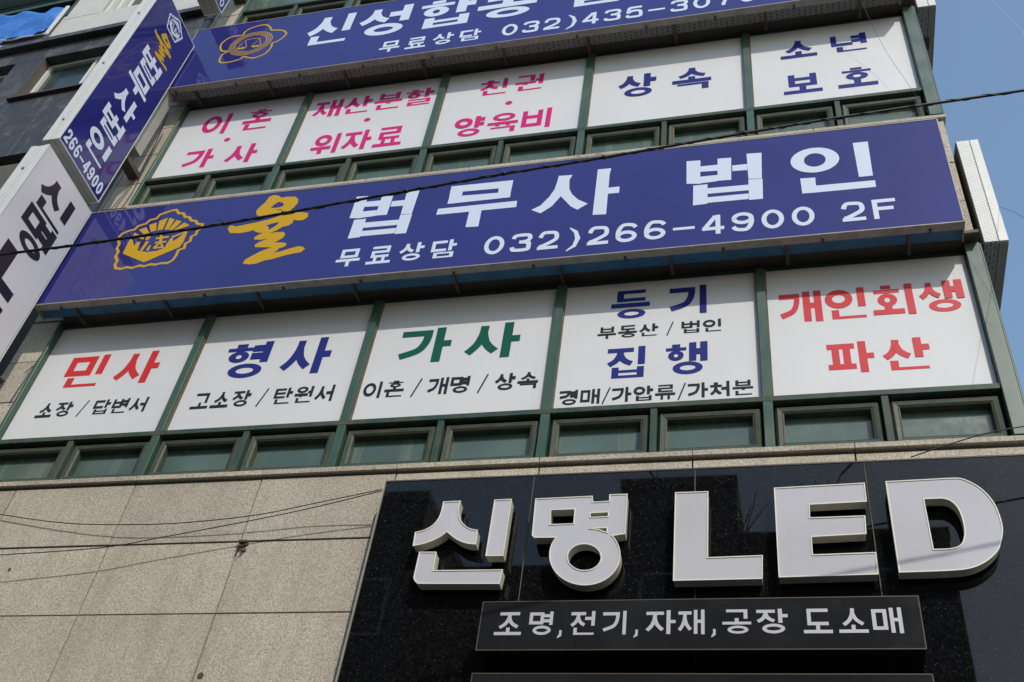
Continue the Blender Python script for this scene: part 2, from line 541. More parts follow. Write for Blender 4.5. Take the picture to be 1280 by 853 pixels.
def glyph(ch, th, tv):
    p = Pen(th, tv)
    a, b = th / 2, tv / 2
    o = ord(ch) - 0xAC00
    if 0 <= o < 11172:
        L, V, T = CHO[o // 588], JUNG[o % 588 // 28], JONG[o % 28]
        tz = 0.0
        if T:
            hT = {'ㄹ': 0.38, 'ㅇ': 0.40, 'ㅁ': 0.31, 'ㅂ': 0.35}.get(T, 0.30)
            if V in 'ㅗㅛㅜㅠㅡ': hT = min(hT, 0.33)
            jamo(p, T, 0.17 if T == 'ㅇ' else 0.13, 0, 0.93 if T != 'ㅇ' else 0.90, hT, True, True)
            tz = hT + 0.05
        if V in 'ㅏㅐㅑㅓㅔㅕㅣ':
            top = 1.0
            vb = tz + (0.02 if T else 0)
            if T == 'ㅇ': vb = tz - 0.03
            yl0 = (tz + 0.0) if T else 0.12
            if V == 'ㅏ' or V == 'ㅑ': vx, xl = 0.76, 0.60
            elif V == 'ㅐ': vx, xl = 0.66, 0.50
            elif V == 'ㅣ': vx, xl = 0.86, 0.66
            else: vx, xl = 0.88, 0.58
            jamo(p, L, 0.0, yl0, xl, 0.95 if not T else 0.97, False)
            p.v(vx, vb, top)
            ym = (vb + top) / 2 if T else 0.52
            if V == 'ㅏ': p.h(vx, 1.0, ym)
            if V == 'ㅑ': p.h(vx, 1.0, ym + 0.12); p.h(vx, 1.0, ym - 0.12)
            if V == 'ㅓ': p.h(xl - 0.02, vx, ym)
            if V == 'ㅕ':
                d = 0.11 if T else 0.13
                p.h(xl - 0.02, vx, ym + d); p.h(xl - 0.02, vx, ym - d)
            if V == 'ㅐ':
                p.v(0.93, vb - 0.02, top + 0.01); p.h(vx, 0.93, ym)
        elif V in 'ㅗㅛㅜㅠㅡ':
            if T: yb = tz + (0.05 if V in 'ㅗㅛ' else 0.13)
            else: yb = a if V in 'ㅗㅛ' else 0.36
            if V == 'ㅡ': yb = tz + a
            lo = yb + a + {'ㅗ': 0.11, 'ㅛ': 0.12, 'ㅜ': 0.035, 'ㅠ': 0.03, 'ㅡ': 0.045}[V] * (1 if T else 1.7)
            if V in 'ㅗㅛ' and L == 'ㅅ' or L in 'ㅈㅊ': lo -= 0.03
            jamo(p, L, 0.14, lo, 0.88, 1.0, True)
            p.h(0, 1, yb, th * (0.85 if T else 1))
            if V == 'ㅗ': p.v(0.5, yb, lo + 0.03)
            if V == 'ㅛ': p.v(0.34, yb, lo + 0.03, tv * 0.85); p.v(0.68, yb, lo + 0.03, tv * 0.85)
            if V == 'ㅜ': p.v(0.52, (tz - 0.01) if T else 0.0, yb)
            if V == 'ㅠ': p.v(0.34, tz - 0.01 if T else 0, yb, tv * 0.85); p.v(0.68, tz - 0.01 if T else 0, yb, tv * 0.85)
        else:
            # mixed vowels: the bar under the consonant and an upright at the right
            vx = 0.88
            vb = tz if T else 0.0
            yb = tz + 0.14 if T else (0.30 if V in 'ㅟㅝ' else 0.12)
            lo = yb + a + (0.03 if V in 'ㅟㅝ' else 0.09)
            jamo(p, L, 0.06, lo, 0.66, 1.0, True)
            p.h(0, 0.72, yb, th * 0.9)
            if V in 'ㅟㅝ': p.v(0.36, vb - (0.01 if T else 0) + 0.02, yb)
            if V == 'ㅚ': p.v(0.36, yb, lo + 0.02)
            p.v(vx, vb, 1.0)
            if V == 'ㅝ': p.h(0.70, vx, yb - 0.0 + 0.14 if not T else yb + 0.15, th * 0.8)
    elif ch == '0': p.ring(0, 0, 1, 1)
    elif ch in '69':
        fl = (lambda P: P) if ch == '6' else (lambda P: [(1 - x, 1 - y) for x, y in P])
        n0 = len(p.polys)
        p.ring(0, 0, 1, 0.62)
        p.rib([(b, 0.33), (b, 0.56), (0.14 + b * 0.6, 0.78), (0.36, 1 - a), (0.62, 1 - a), (0.82, 1 - a - 0.05), (0.93, 0.74)], sm=3)
        p.polys[n0:] = [fl(q) for q in p.polys[n0:]]
    elif ch == '2': p.rib([(b * 0.9, 0.66), (b + 0.05, 0.82), (0.28, 1 - a), (0.52, 1 - a), (0.80, 1 - a - 0.04), (1 - b, 0.72), (0.86, 0.52), (0.60, 0.36), (0.30, 0.22), (b * 0.8, th * 0.9)], sm=3); p.h(0, 1, a)
    elif ch == '3':
        p.rib([(b * 0.9, 0.74), (0.16, 0.88), (0.38, 1 - a), (0.62, 1 - a), (0.84, 0.88), (0.92, 0.74), (0.82, 0.58), (0.56, 0.52)], sm=3)
        p.rib([(0.40, 0.53), (0.64, 0.52), (0.88, 0.44), (1 - b, 0.29), (0.88, 0.12), (0.62, a), (0.38, a), (0.14, 0.12), (b * 0.8, 0.27)], sm=3)
    elif ch == '4':
        p.v(0.72, 0, 1); p.h(0, 1, 0.30); p.rib([(0.62, 1.0 - a * 0.6), (b * 0.9, 0.31)])
    elif ch == '5':
        p.h(0.16, 0.94, 1 - a)
        p.rib([(0.20, 1 - a), (0.12, 0.50), (0.34, 0.60), (0.60, 0.62), (0.84, 0.54), (1 - b, 0.34), (0.86, 0.12), (0.60, a), (0.34, a), (0.14, 0.11), (b * 0.6, 0.26)], sm=3)
    elif ch == '7': p.h(0, 1, 1 - a); p.rib([(1 - b, 1 - th), (0.66, 0.6), (0.48, 0.3), (0.42, 0.0)], sm=3)
    elif ch == '8': p.ring(0.04, 0.46, 0.96, 1); p.ring(0, 0, 1, 0.56)
    elif ch == 'F': p.v(b, 0, 1); p.h(0, 1, 1 - a); p.h(0, 0.88, 0.52)
    elif ch == '-': p.h(0.0, 1.0, 0.45, th * 0.8)
    elif ch == ')': p.rib([(0.30, 1.06), (0.58, 0.82), (0.70, 0.45), (0.58, 0.06), (0.24, -0.18)], 0.9, taper=[0.3, 0.9, 1.1, 0.9, 0.3])
    elif ch == '/': p.rib([(0.30, -0.08), (0.74, 1.04)], 0.62)
    elif ch == ',': p.rib([(0.50, 0.20), (0.50, 0.0), (0.30, -0.12)], 1.0, taper=[1.35, 1.2, 0.35])
    elif ch == '.': p.ring(0.2, 0.2, 0.8, 0.8, 1.7)
    return p.polys


ADV = {' ': 0.5, ',': 0.42, ')': 0.78, '-': 1.0, '/': 0.42}


def lettering(name, s, F, u0, u1, v0, v1, th, tv, material, parent, gap=0.14, adv=None, boxes=None, lift=0.0006, mb=None):
    """one line of print as flat film strokes; gap is the space between cells as a share of a cell"""
    A = dict(ADV); A.update(adv or {})
    if boxes is None:
        tot = sum(A.get(c, 1.0) for c in s) + gap * (len(s) - 1)
        cw = (u1 - u0) / tot
        u = u0; boxes = []
        for c in s:
            wd = A.get(c, 1.0) * cw
            boxes.append((u, u + wd)); u += wd + gap * cw
    h = v1 - v0
    for c, (a, b) in zip(s, boxes):
        if c == ' ': continue
        m = mb or MB()
        if c in ',)/': 
            cx = (a + b) / 2; ww = h * (0.55 if c == ',' else 0.8)
            a, b = cx - ww / 2, cx + ww / 2
        for k, poly in enumerate(glyph(c, th, tv)):
            pts = [F.p(a + (b - a) * x, v0 + h * y, lift + 0.00008 * k) for x, y in poly]
            nrm = (pts[1] - pts[0]).cross(pts[2] - pts[1])
            if nrm.dot(F.N) < 0: pts.reverse()
            m.face(pts)
        if mb is None: m.build('syllable' if ord(c) > 0x3000 else ('digit' if c.isdigit() else ('letter' if c.isalpha() else 'mark')), material, parent)


def plate(m, F, loops, d0, d1=None):
    """a filled outline (with holes) at d0 off the face, or a solid from d0 to d1"""
    L3 = [[Vector((x, y, 0)) for x, y in lp] for lp in loops]
    flat = [q for lp in loops for q in lp]
    for tri in tessellate_polygon(L3):
        a, b, c = (flat[i] for i in tri)
        if (b[0] - a[0]) * (c[1] - a[1]) - (b[1] - a[1]) * (c[0] - a[0]) < 0: a, b, c = c, b, a
        pa = [F.p(x, y, d0 if d1 is None else d1) for x, y in (a, b, c)]
        n = (pa[1] - pa[0]).cross(pa[2] - pa[0])
        if n.dot(F.N) < 0: pa.reverse()
        m.face(pa)
        if d1 is not None:
            pb = [F.p(x, y, d0) for x, y in (a, b, c)]
            n = (pb[1] - pb[0]).cross(pb[2] - pb[0])
            if n.dot(F.N) > 0: pb.reverse()
            m.face(pb)
    return m


def walls(m, F, loops, d0, d1):
    for lp in loops:
        n = len(lp)
        for i in range(n):
            a, b = lp[i], lp[(i + 1) % n]
            m.face([F.p(*a, d0), F.p(*b, d0), F.p(*b, d1), F.p(*a, d1)])
    return m


def closed_ribbon(m, F, pts, t, lift):
    p = Pen(t, t); p.rib(pts, closed=True)
    for q in p.polys:
        P3 = [F.p(x, y, lift) for x, y in q]
        if (P3[1] - P3[0]).cross(P3[2] - P3[1]).dot(F.N) < 0: P3.reverse()
        m.face(P3)


def open_ribbon(m, F, pts, t, lift):
    p = Pen(t, t); p.rib(pts)
    for q in p.polys:
        P3 = [F.p(x, y, lift) for x, y in q]
        if (P3[1] - P3[0]).cross(P3[2] - P3[1]).dot(F.N) < 0: P3.reverse()
        m.face(P3)


# outlines of letters and emblems, in metres on their sign faces
BEOP=[[(-0.5862,8.6749),(-0.478,8.6668),(-0.4822,8.3678),(-0.5844,8.3853)],[(-0.3464,8.6642),(-0.2421,8.6586),(-0.2483,8.3781),(-0.3502,8.3826)],[(-0.4817,8.5873),(-0.3474,8.5863),(-0.3485,8.5093),(-0.4819,8.5196)],[(-0.482,8.4565),(-0.3492,8.456),(-0.3502,8.3788),(-0.4822,8.3716)],[(-0.2364,8.5564),(-0.1224,8.555),(-0.1248,8.4789),(-0.2381,8.4839)],[(-0.1249,8.6878),(-0.0117,8.6803),(-0.0228,8.3556),(-0.1207,8.3652)],[(-0.5332,8.3522),(-0.4259,8.3525),(-0.4276,8.1148),(-0.5349,8.1104)],[(-0.122,8.358),(-0.0175,8.351),(-0.0243,8.1084),(-0.1236,8.1103)],[(-0.4318,8.3015),(-0.1208,8.2948),(-0.123,8.2274),(-0.4323,8.2334)],[(-0.4326,8.1915),(-0.1243,8.1877),(-0.1265,8.1215),(-0.433,8.1246)]]
MU=[[(-2.513,8.6798),(-1.986,8.6741),(-1.9872,8.5805),(-2.5094,8.5946)],[(-2.5082,8.5406),(-1.9888,8.5216),(-1.9861,8.4489),(-2.5105,8.4465)],[(-2.5139,8.6455),(-2.404,8.6431),(-2.3996,8.4677),(-2.506,8.4653)],[(-2.0993,8.6515),(-1.9877,8.6463),(-1.9873,8.4588),(-2.0919,8.4605)],[(-2.5804,8.3934),(-1.9213,8.392),(-1.9181,8.3132),(-2.5836,8.3168)],[(-2.3064,8.3366),(-2.2042,8.3358),(-2.2019,8.1139),(-2.3069,8.1203)]]
SA=[[(-1.607,8.6642),(-1.4946,8.6584),(-1.5139,8.5943),(-1.5053,8.4756),(-1.4777,8.4036),(-1.424,8.3283),(-1.3423,8.2625),(-1.4201,8.2006),(-1.4774,8.2524),(-1.567,8.3935),(-1.6284,8.2765),(-1.7108,8.2018),(-1.791,8.2554),(-1.7209,8.3007),(-1.6587,8.4048),(-1.6247,8.4957),(-1.6108,8.6111)],[(-1.291,8.6941),(-1.1818,8.6905),(-1.191,8.6167),(-1.1903,8.1097),(-1.2949,8.1168)],[(-1.194,8.4384),(-1.1032,8.4403),(-1.1027,8.3603),(-1.1944,8.3623)]]
IN=[[(0.6625,8.6783),(0.7708,8.6767),(0.7629,8.253),(0.6659,8.2537)],[(0.2535,8.3057),(0.3605,8.2998),(0.3586,8.2003),(0.3527,8.1209),(0.2567,8.1244)],[(0.3554,8.2009),(0.7713,8.1958),(0.77,8.1179),(0.3496,8.1214)]]
L_SIN=[[[(-1.9381,5.4713),(-1.9399,5.4545),(-1.9419,5.4303),(-1.9411,5.4055),(-1.9362,5.381),(-1.9285,5.3559),(-1.9182,5.333),(-1.9045,5.3127),(-1.8882,5.2947),(-1.8726,5.2802),(-1.8585,5.2704),(-1.845,5.2641),(-1.8323,5.2594),(-1.8194,5.256),(-1.8073,5.2541),(-1.7989,5.2529),(-1.7957,5.1554),(-1.811,5.1571),(-1.8329,5.1598),(-1.8549,5.1646),(-1.875,5.1721),(-1.8952,5.1818),(-1.9147,5.1929),(-1.9341,5.2065),(-1.9529,5.2216),(-1.9679,5.2341),(-1.9777,5.2425),(-1.9838,5.2482),(-1.9877,5.252),(-1.9958,5.2429),(-2.0076,5.2301),(-2.0213,5.2177),(-2.0369,5.2069),(-2.0544,5.1965),(-2.0722,5.1874),(-2.0895,5.1797),(-2.107,5.1733),(-2.1249,5.1678),(-2.1454,5.1627),(-2.1663,5.1585),(-2.1809,5.1557),(-2.1856,5.2502),(-2.1718,5.2533),(-2.1522,5.2581),(-2.1332,5.2646),(-2.1167,5.2731),(-2.1007,5.2834),(-2.0867,5.2956),(-2.0749,5.3099),(-2.065,5.3262),(-2.0571,5.3438),(-2.0515,5.3628),(-2.0479,5.3833),(-2.0456,5.4042),(-2.0446,5.4279),(-2.0448,5.4521),(-2.0451,5.4692)]],[[(-1.7201,5.4696),(-1.6172,5.4707),(-1.6195,5.0715),(-1.7211,5.0723)]],[[(-2.1325,5.1078),(-2.0297,5.1049),(-2.0277,4.9781),(-1.6096,4.9732),(-1.6175,4.8842),(-2.1018,4.8941),(-2.1258,4.9146),(-2.1351,4.935)]]]
L_MYEONG=[[[(-1.4654,5.4663),(-1.1228,5.4709),(-1.1199,5.4271),(-1.0163,5.4301),(-1.0189,5.4767),(-0.9164,5.4767),(-0.9164,5.1989),(-0.9908,5.1876),(-0.9729,5.1638),(-0.9584,5.1382),(-0.9474,5.1113),(-0.9402,5.0836),(-0.9369,5.0557),(-0.9375,5.028),(-0.9419,5.0012),(-0.9501,4.9756),(-0.9617,4.9518),(-0.9767,4.9302),(-0.9948,4.9112),(-1.0154,4.895),(-1.0384,4.8821),(-1.0633,4.8726),(-1.0896,4.8666),(-1.1168,4.8643),(-1.1445,4.8658),(-1.1721,4.8711),(-1.1992,4.8799),(-1.2253,4.8923),(-1.2498,4.908),(-1.2723,4.9268),(-1.2923,4.9482),(-1.3095,4.972),(-1.3234,4.9977),(-1.3338,5.0249),(-1.3405,5.0529),(-1.3432,5.0813),(-1.3419,5.1094),(-1.3366,5.1368),(-1.3272,5.1628),(-1.3141,5.187),(-1.4445,5.1902),(-1.4591,5.2063)],[(-1.3655,5.3842),(-1.2195,5.3834),(-1.2192,5.2774),(-1.3624,5.2765)],[(-1.0429,5.0438),(-1.0437,5.0264),(-1.0482,5.0099),(-1.0561,4.9948),(-1.0672,4.9817),(-1.0811,4.9711),(-1.0972,4.9634),(-1.1149,4.9588),(-1.1336,4.9576),(-1.1526,4.9597),(-1.1711,4.9652),(-1.1885,4.9738),(-1.2041,4.9851),(-1.2173,4.9989),(-1.2277,5.0146),(-1.2346,5.0315),(-1.238,5.0491),(-1.2376,5.0667),(-1.2334,5.0835),(-1.2256,5.099),(-1.2144,5.1125),(-1.2003,5.1234),(-1.1839,5.1313),(-1.1658,5.136),(-1.1467,5.1371),(-1.1273,5.1348),(-1.1085,5.129),(-1.091,5.12),(-1.0754,5.1083),(-1.0624,5.0942),(-1.0524,5.0783),(-1.0459,5.0613)],[(-1.1267,5.3521),(-1.0191,5.3534),(-1.0182,5.3211),(-1.1253,5.3185)],[(-1.1227,5.2392),(-1.0223,5.2451),(-1.0183,5.209),(-1.0707,5.2307)]]]
L_L=[[[(-0.6321,5.4748),(-0.4467,5.4727),(-0.4532,5.0237),(-0.1579,5.0291),(-0.1653,4.8856),(-0.6357,4.8835)]]]
L_E=[[[(-0.0716,5.4804),(0.419,5.4921),(0.4172,5.3676),(0.1113,5.3601),(0.1074,5.2674),(0.3991,5.2694),(0.3934,5.1543),(0.1072,5.1442),(0.105,5.0259),(0.4294,5.0318),(0.4269,4.9),(-0.0753,4.8927)]]]
L_D=[[[(0.5355,5.4965),(0.8354,5.5023),(0.8568,5.5028),(0.8867,5.5031),(0.9128,5.5015),(0.9296,5.4974),(0.9427,5.4913),(0.9561,5.4828),(0.9719,5.4715),(0.9881,5.4578),(1.0031,5.4427),(1.0165,5.4267),(1.0287,5.4094),(1.0397,5.3905),(1.0497,5.37),(1.0585,5.3481),(1.0658,5.3247),(1.0712,5.2993),(1.0751,5.2726),(1.0777,5.246),(1.0795,5.2199),(1.0799,5.194),(1.0786,5.1693),(1.075,5.1466),(1.0696,5.1252),(1.0631,5.1039),(1.0555,5.0817),(1.0469,5.0596),(1.037,5.0397),(1.026,5.0232),(1.0138,5.0088),(1.0002,4.9949),(0.9846,4.9809),(0.9676,4.9673),(0.9501,4.9554),(0.9324,4.9453),(0.9142,4.9367),(0.8954,4.9297),(0.8769,4.9244),(0.8579,4.9206),(0.8357,4.9176),(0.8053,4.9152),(0.7717,4.9136),(0.7479,4.9125),(0.5345,4.9085)],[(0.7159,5.3719),(0.7853,5.3718),(0.793,5.3721),(0.8041,5.3721),(0.8158,5.3705),(0.8276,5.367),(0.84,5.3618),(0.8516,5.3539),(0.862,5.3427),(0.8715,5.3288),(0.8795,5.3128),(0.8853,5.295),(0.8896,5.2752),(0.8927,5.2533),(0.8948,5.228),(0.8957,5.2008),(0.8953,5.1759),(0.8934,5.1549),(0.8903,5.1362),(0.8861,5.1191),(0.8812,5.1034),(0.8752,5.0893),(0.8684,5.0774),(0.8609,5.068),(0.8525,5.0607),(0.8428,5.0548),(0.8309,5.0503),(0.8176,5.0471),(0.8044,5.0448),(0.7906,5.0436),(0.7769,5.0433),(0.7673,5.0431),(0.7191,5.0427)]]]
EMB_BORDER=[(-5.1372,8.7706),(-5.0848,8.7766),(-5.0348,8.7164),(-4.9925,8.714),(-4.9511,8.6543),(-4.9086,8.645),(-4.8706,8.5934),(-4.8218,8.5791),(-4.7921,8.5362),(-4.7372,8.5225),(-4.7293,8.4669),(-4.7581,8.4401),(-4.7532,8.3857),(-4.7883,8.3641),(-4.7758,8.3026),(-4.8132,8.2749),(-4.8006,8.2142),(-4.8503,8.195),(-4.845,8.1296),(-4.8545,8.0667),(-4.8897,8.0357),(-4.9619,8.0402),(-5.0048,8.0293),(-5.0562,8.0399),(-5.1066,8.0235),(-5.1593,8.0368),(-5.2172,8.015),(-5.2821,8.0337),(-5.3226,8.0159),(-5.3829,8.034),(-5.4109,8.0891),(-5.4056,8.1272),(-5.4522,8.1988),(-5.4476,8.2509),(-5.4858,8.3094),(-5.4845,8.3629),(-5.5333,8.4512),(-5.5161,8.5104),(-5.4602,8.5394),(-5.4097,8.55),(-5.3934,8.5961),(-5.3233,8.6204),(-5.3014,8.6661),(-5.2413,8.6779),(-5.2273,8.7322),(-5.1752,8.7524)]
EMB_PARTS=[[(-5.3919,8.506),(-5.2635,8.4192),(-5.2625,8.392),(-5.3871,8.4574)],[(-5.3644,8.5364),(-5.3018,8.5658),(-5.2328,8.4732),(-5.2806,8.4624)],[(-5.2829,8.5934),(-5.2183,8.6185),(-5.1803,8.5024),(-5.2271,8.4887)],[(-5.2006,8.6367),(-5.1262,8.6701),(-5.1163,8.5066),(-5.1658,8.5002)],[(-5.1084,8.6674),(-5.0467,8.6342),(-5.0574,8.4979),(-5.0971,8.4996)],[(-5.0232,8.6236),(-4.9632,8.5937),(-5.0134,8.4846),(-5.0546,8.4906)],[(-4.9321,8.5752),(-4.8599,8.5231),(-4.9652,8.4802),(-5.0001,8.4826)],[(-4.9909,8.3934),(-4.8543,8.4543),(-4.8608,8.4323),(-4.9728,8.3706)],[(-5.4009,8.4186),(-5.3689,8.4005),(-5.3158,8.3057),(-5.318,8.3595),(-5.277,8.3672),(-5.2622,8.2453),(-5.162,8.2118),(-5.0659,8.2117),(-5.001,8.242),(-4.9905,8.3665),(-4.9626,8.3692),(-4.9519,8.3276),(-4.9243,8.3437),(-4.877,8.4239),(-4.8492,8.44),(-4.8409,8.2986),(-4.8505,8.2342),(-5.1314,8.0741),(-5.3944,8.2238)],[(-5.246,8.437),(-5.2002,8.4277),(-5.2039,8.3796),(-5.2389,8.3819)],[(-5.2229,8.3662),(-5.1909,8.359),(-5.2062,8.231),(-5.2318,8.2371)],[(-5.167,8.2982),(-5.1473,8.3021),(-5.1447,8.2291),(-5.1722,8.2329)],[(-5.1393,8.4013),(-5.0161,8.4037),(-5.0126,8.379),(-5.1334,8.3736)],[(-5.1146,8.4383),(-5.0857,8.4341),(-5.0476,8.3014),(-5.0771,8.3029)],[(-5.1248,8.3389),(-5.0139,8.3391),(-5.0099,8.3159),(-5.1201,8.3142)],[(-5.0946,8.3106),(-5.064,8.3063),(-5.0922,8.2547),(-5.1166,8.2581)],[(-5.1148,8.2684),(-5.0343,8.2664),(-5.0303,8.2435),(-5.1071,8.2436)],[(-5.0656,8.3105),(-5.0463,8.3105),(-5.001,8.242),(-5.0237,8.2386)]]
YUL_A=[[(-4.2636,8.6302),(-4.2493,8.6763),(-4.2117,8.7399),(-4.196,8.8147),(-4.1639,8.8349),(-4.1126,8.8222),(-4.0679,8.7824),(-4.0276,8.7899),(-3.9387,8.7753),(-3.9004,8.7382),(-3.8893,8.681),(-3.9074,8.6288),(-3.935,8.5786),(-4.0191,8.5646),(-4.1083,8.5513),(-4.1999,8.5451),(-4.2409,8.5718)],[(-4.1332,8.651),(-4.1136,8.6963),(-4.0757,8.7277),(-4.0292,8.7035),(-4.0159,8.6668),(-4.0431,8.6477),(-4.0889,8.6439)]]
YUL_B=[[(-4.4589,8.4091),(-4.4633,8.4566),(-4.4358,8.4593),(-4.3917,8.4392),(-4.3023,8.4526),(-4.1957,8.4701),(-4.0915,8.4946),(-3.9915,8.5332),(-3.9048,8.5535),(-3.8098,8.5427),(-3.7486,8.5197),(-3.7391,8.4673),(-3.7706,8.4322),(-3.8067,8.4311),(-3.8658,8.4467),(-3.8589,8.4058),(-3.892,8.3778),(-3.9433,8.3657),(-3.9866,8.3261),(-4.0385,8.301),(-3.9798,8.3029),(-3.9149,8.2986),(-3.8856,8.2657),(-3.8928,8.2215),(-3.9282,8.1881),(-3.958,8.1667),(-3.9025,8.1614),(-3.8492,8.1475),(-3.8362,8.1177),(-3.8558,8.0927),(-3.89,8.0873),(-3.8991,8.0571),(-3.9274,8.0322),(-3.8674,8.0402),(-3.8035,8.0653),(-3.7208,8.0864),(-3.6728,8.0722),(-3.652,8.0443),(-3.6727,8.0073),(-3.7323,8.0006),(-3.8076,7.986),(-3.913,7.9532),(-3.9811,7.9438),(-4.0435,7.915),(-4.1053,7.9133),(-4.1692,7.9316),(-4.1622,7.9803),(-4.1055,8.0289),(-4.0465,8.0711),(-3.9631,8.1076),(-4.0335,8.1174),(-4.1185,8.1293),(-4.1323,8.1593),(-4.1019,8.1935),(-4.0306,8.2284),(-4.1014,8.2218),(-4.1619,8.2343),(-4.1657,8.2673),(-4.1329,8.2952),(-4.1028,8.317),(-4.14,8.3185),(-4.1889,8.3427),(-4.205,8.3649),(-4.2422,8.3506),(-4.3321,8.3413),(-4.4211,8.3569)],[(-4.1031,8.4094),(-4.0534,8.4285),(-3.9901,8.439),(-4.0067,8.395),(-4.035,8.3661),(-4.0604,8.3435),(-4.0678,8.3776)]]
EMB2=[(-5.2766,12.0445),(-5.2551,12.0466),(-5.2246,12.0483),(-5.1945,12.0415),(-5.1667,12.0203),(-5.1395,11.9906),(-5.1171,11.9623),(-5.1057,11.9378),(-5.0992,11.9147),(-5.083,11.8955),(-5.0482,11.8838),(-5.004,11.8761),(-4.9638,11.8633),(-4.93,11.8412),(-4.9003,11.8143),(-4.8804,11.7872),(-4.8738,11.7617),(-4.8768,11.7361),(-4.8846,11.7101),(-4.8966,11.6815),(-4.9132,11.6526),(-4.931,11.6292),(-4.9518,11.6169),(-4.9737,11.6101),(-4.9881,11.5978),(-4.9879,11.5762),(-4.9802,11.5492),(-4.9767,11.5184),(-4.9817,11.4802),(-4.9909,11.4383),(-5.0032,11.404),(-5.0186,11.3829),(-5.0371,11.3692),(-5.0583,11.3579),(-5.0812,11.3448),(-5.1066,11.334),(-5.1369,11.3328),(-5.1783,11.3502),(-5.2248,11.3774),(-5.2602,11.3934),(-5.2718,11.3874),(-5.2722,11.3703),(-5.2824,11.354),(-5.3131,11.3411),(-5.3538,11.329),(-5.3941,11.3218),(-5.4331,11.3204),(-5.4719,11.3238),(-5.5031,11.3337),(-5.5233,11.3514),(-5.5361,11.3757),(-5.5442,11.4039),(-5.5491,11.4386),(-5.5493,11.4775),(-5.5444,11.5101),(-5.5284,11.5319),(-5.5072,11.5473),(-5.4988,11.5598),(-5.5148,11.5688),(-5.5437,11.5749),(-5.5691,11.5838),(-5.5844,11.5966),(-5.5962,11.6123),(-5.6072,11.6337),(-5.6199,11.6641),(-5.6318,11.7003),(-5.6376,11.735),(-5.6351,11.7664),(-5.6265,11.7963),(-5.6128,11.8232),(-5.5945,11.848),(-5.5712,11.8698),(-5.5423,11.8841),(-5.5019,11.8843),(-5.4561,11.877),(-5.423,11.878),(-5.4146,11.8955),(-5.4188,11.9214),(-5.4179,11.947),(-5.4056,11.9708),(-5.3882,11.9943),(-5.3665,12.0138),(-5.336,12.0279),(-5.3013,12.0379)]

# ------------------------------------------------------------------ the office building
FLOOR = 3.306
BL = thing('office_building', (-2.4, 0.0, 0.0), 'granite faced office block with bands of green framed windows behind the signs', 'building')
MB().box(-6.2, 1.395, 0.06, 7.0, 0.0, 16.4).build('wall_core', M['core'], BL)


def slab_set(xs, zs, y0=-0.03, y1=0.05, skip=None):
    for i in range(len(xs) - 1):
        for j in range(len(zs) - 1):
            if skip and skip(xs[i], zs[j]): continue
            g = 0.0055
            dy = random.uniform(-0.0015, 0.0015)
            MB().box(xs[i] + g, xs[i + 1] - g, y0 + dy, y1, zs[j] + g, zs[j + 1] - g).build('stone_panel', M['granite'], BL)


cols = [-6.43, -5.45, -4.47, -3.493, -2.515, -1.54, -0.56, 0.41, 1.395]
slab_set([-6.2] + cols[1:], [5.395 + 0.004, 5.908])
slab_set([-6.2] + cols[1:5], [3.8, 4.335, 4.865, 5.395])
# a slightly open level joint with a lip, as on the wall
MB().box(-6.2, -2.5, -0.034, -0.026, 5.3960, 5.3982).build('joint_lip', M['steel'], BL)
# left pier, right pier, spandrels
for a, b, c, d in ((5.975, 6.80, 7.25, 7.72), (9.28, 9.66, 10.14, 10.62)):
    slab_set([-6.2, -5.905], [a, b, c, d])
slab_set([-6.2, -5.905], [10.62, 11.03])
slab_set([-6.2, -5.905], [12.585, 12.96, 13.45, 14.0, 14.6])
for k in range(2):
    z = 7.735 + FLOOR * k
    slab_set([-6.2, -5.905] + cols[1:-1] + [1.335], [z, z + 0.76, z + 1.482])
    slab_set([1.335, 1.405], [z, z + 0.46, z + 0.93, z + 1.482], -0.033)

MULL = [-5.87, -4.44, -2.975, -1.51, -0.052]       # right flank of every upright
PX = [(-5.87, -4.503), (-4.44, -3.038), (-2.975, -1.573), (-1.51, -0.115), (-0.052, 1.305)]


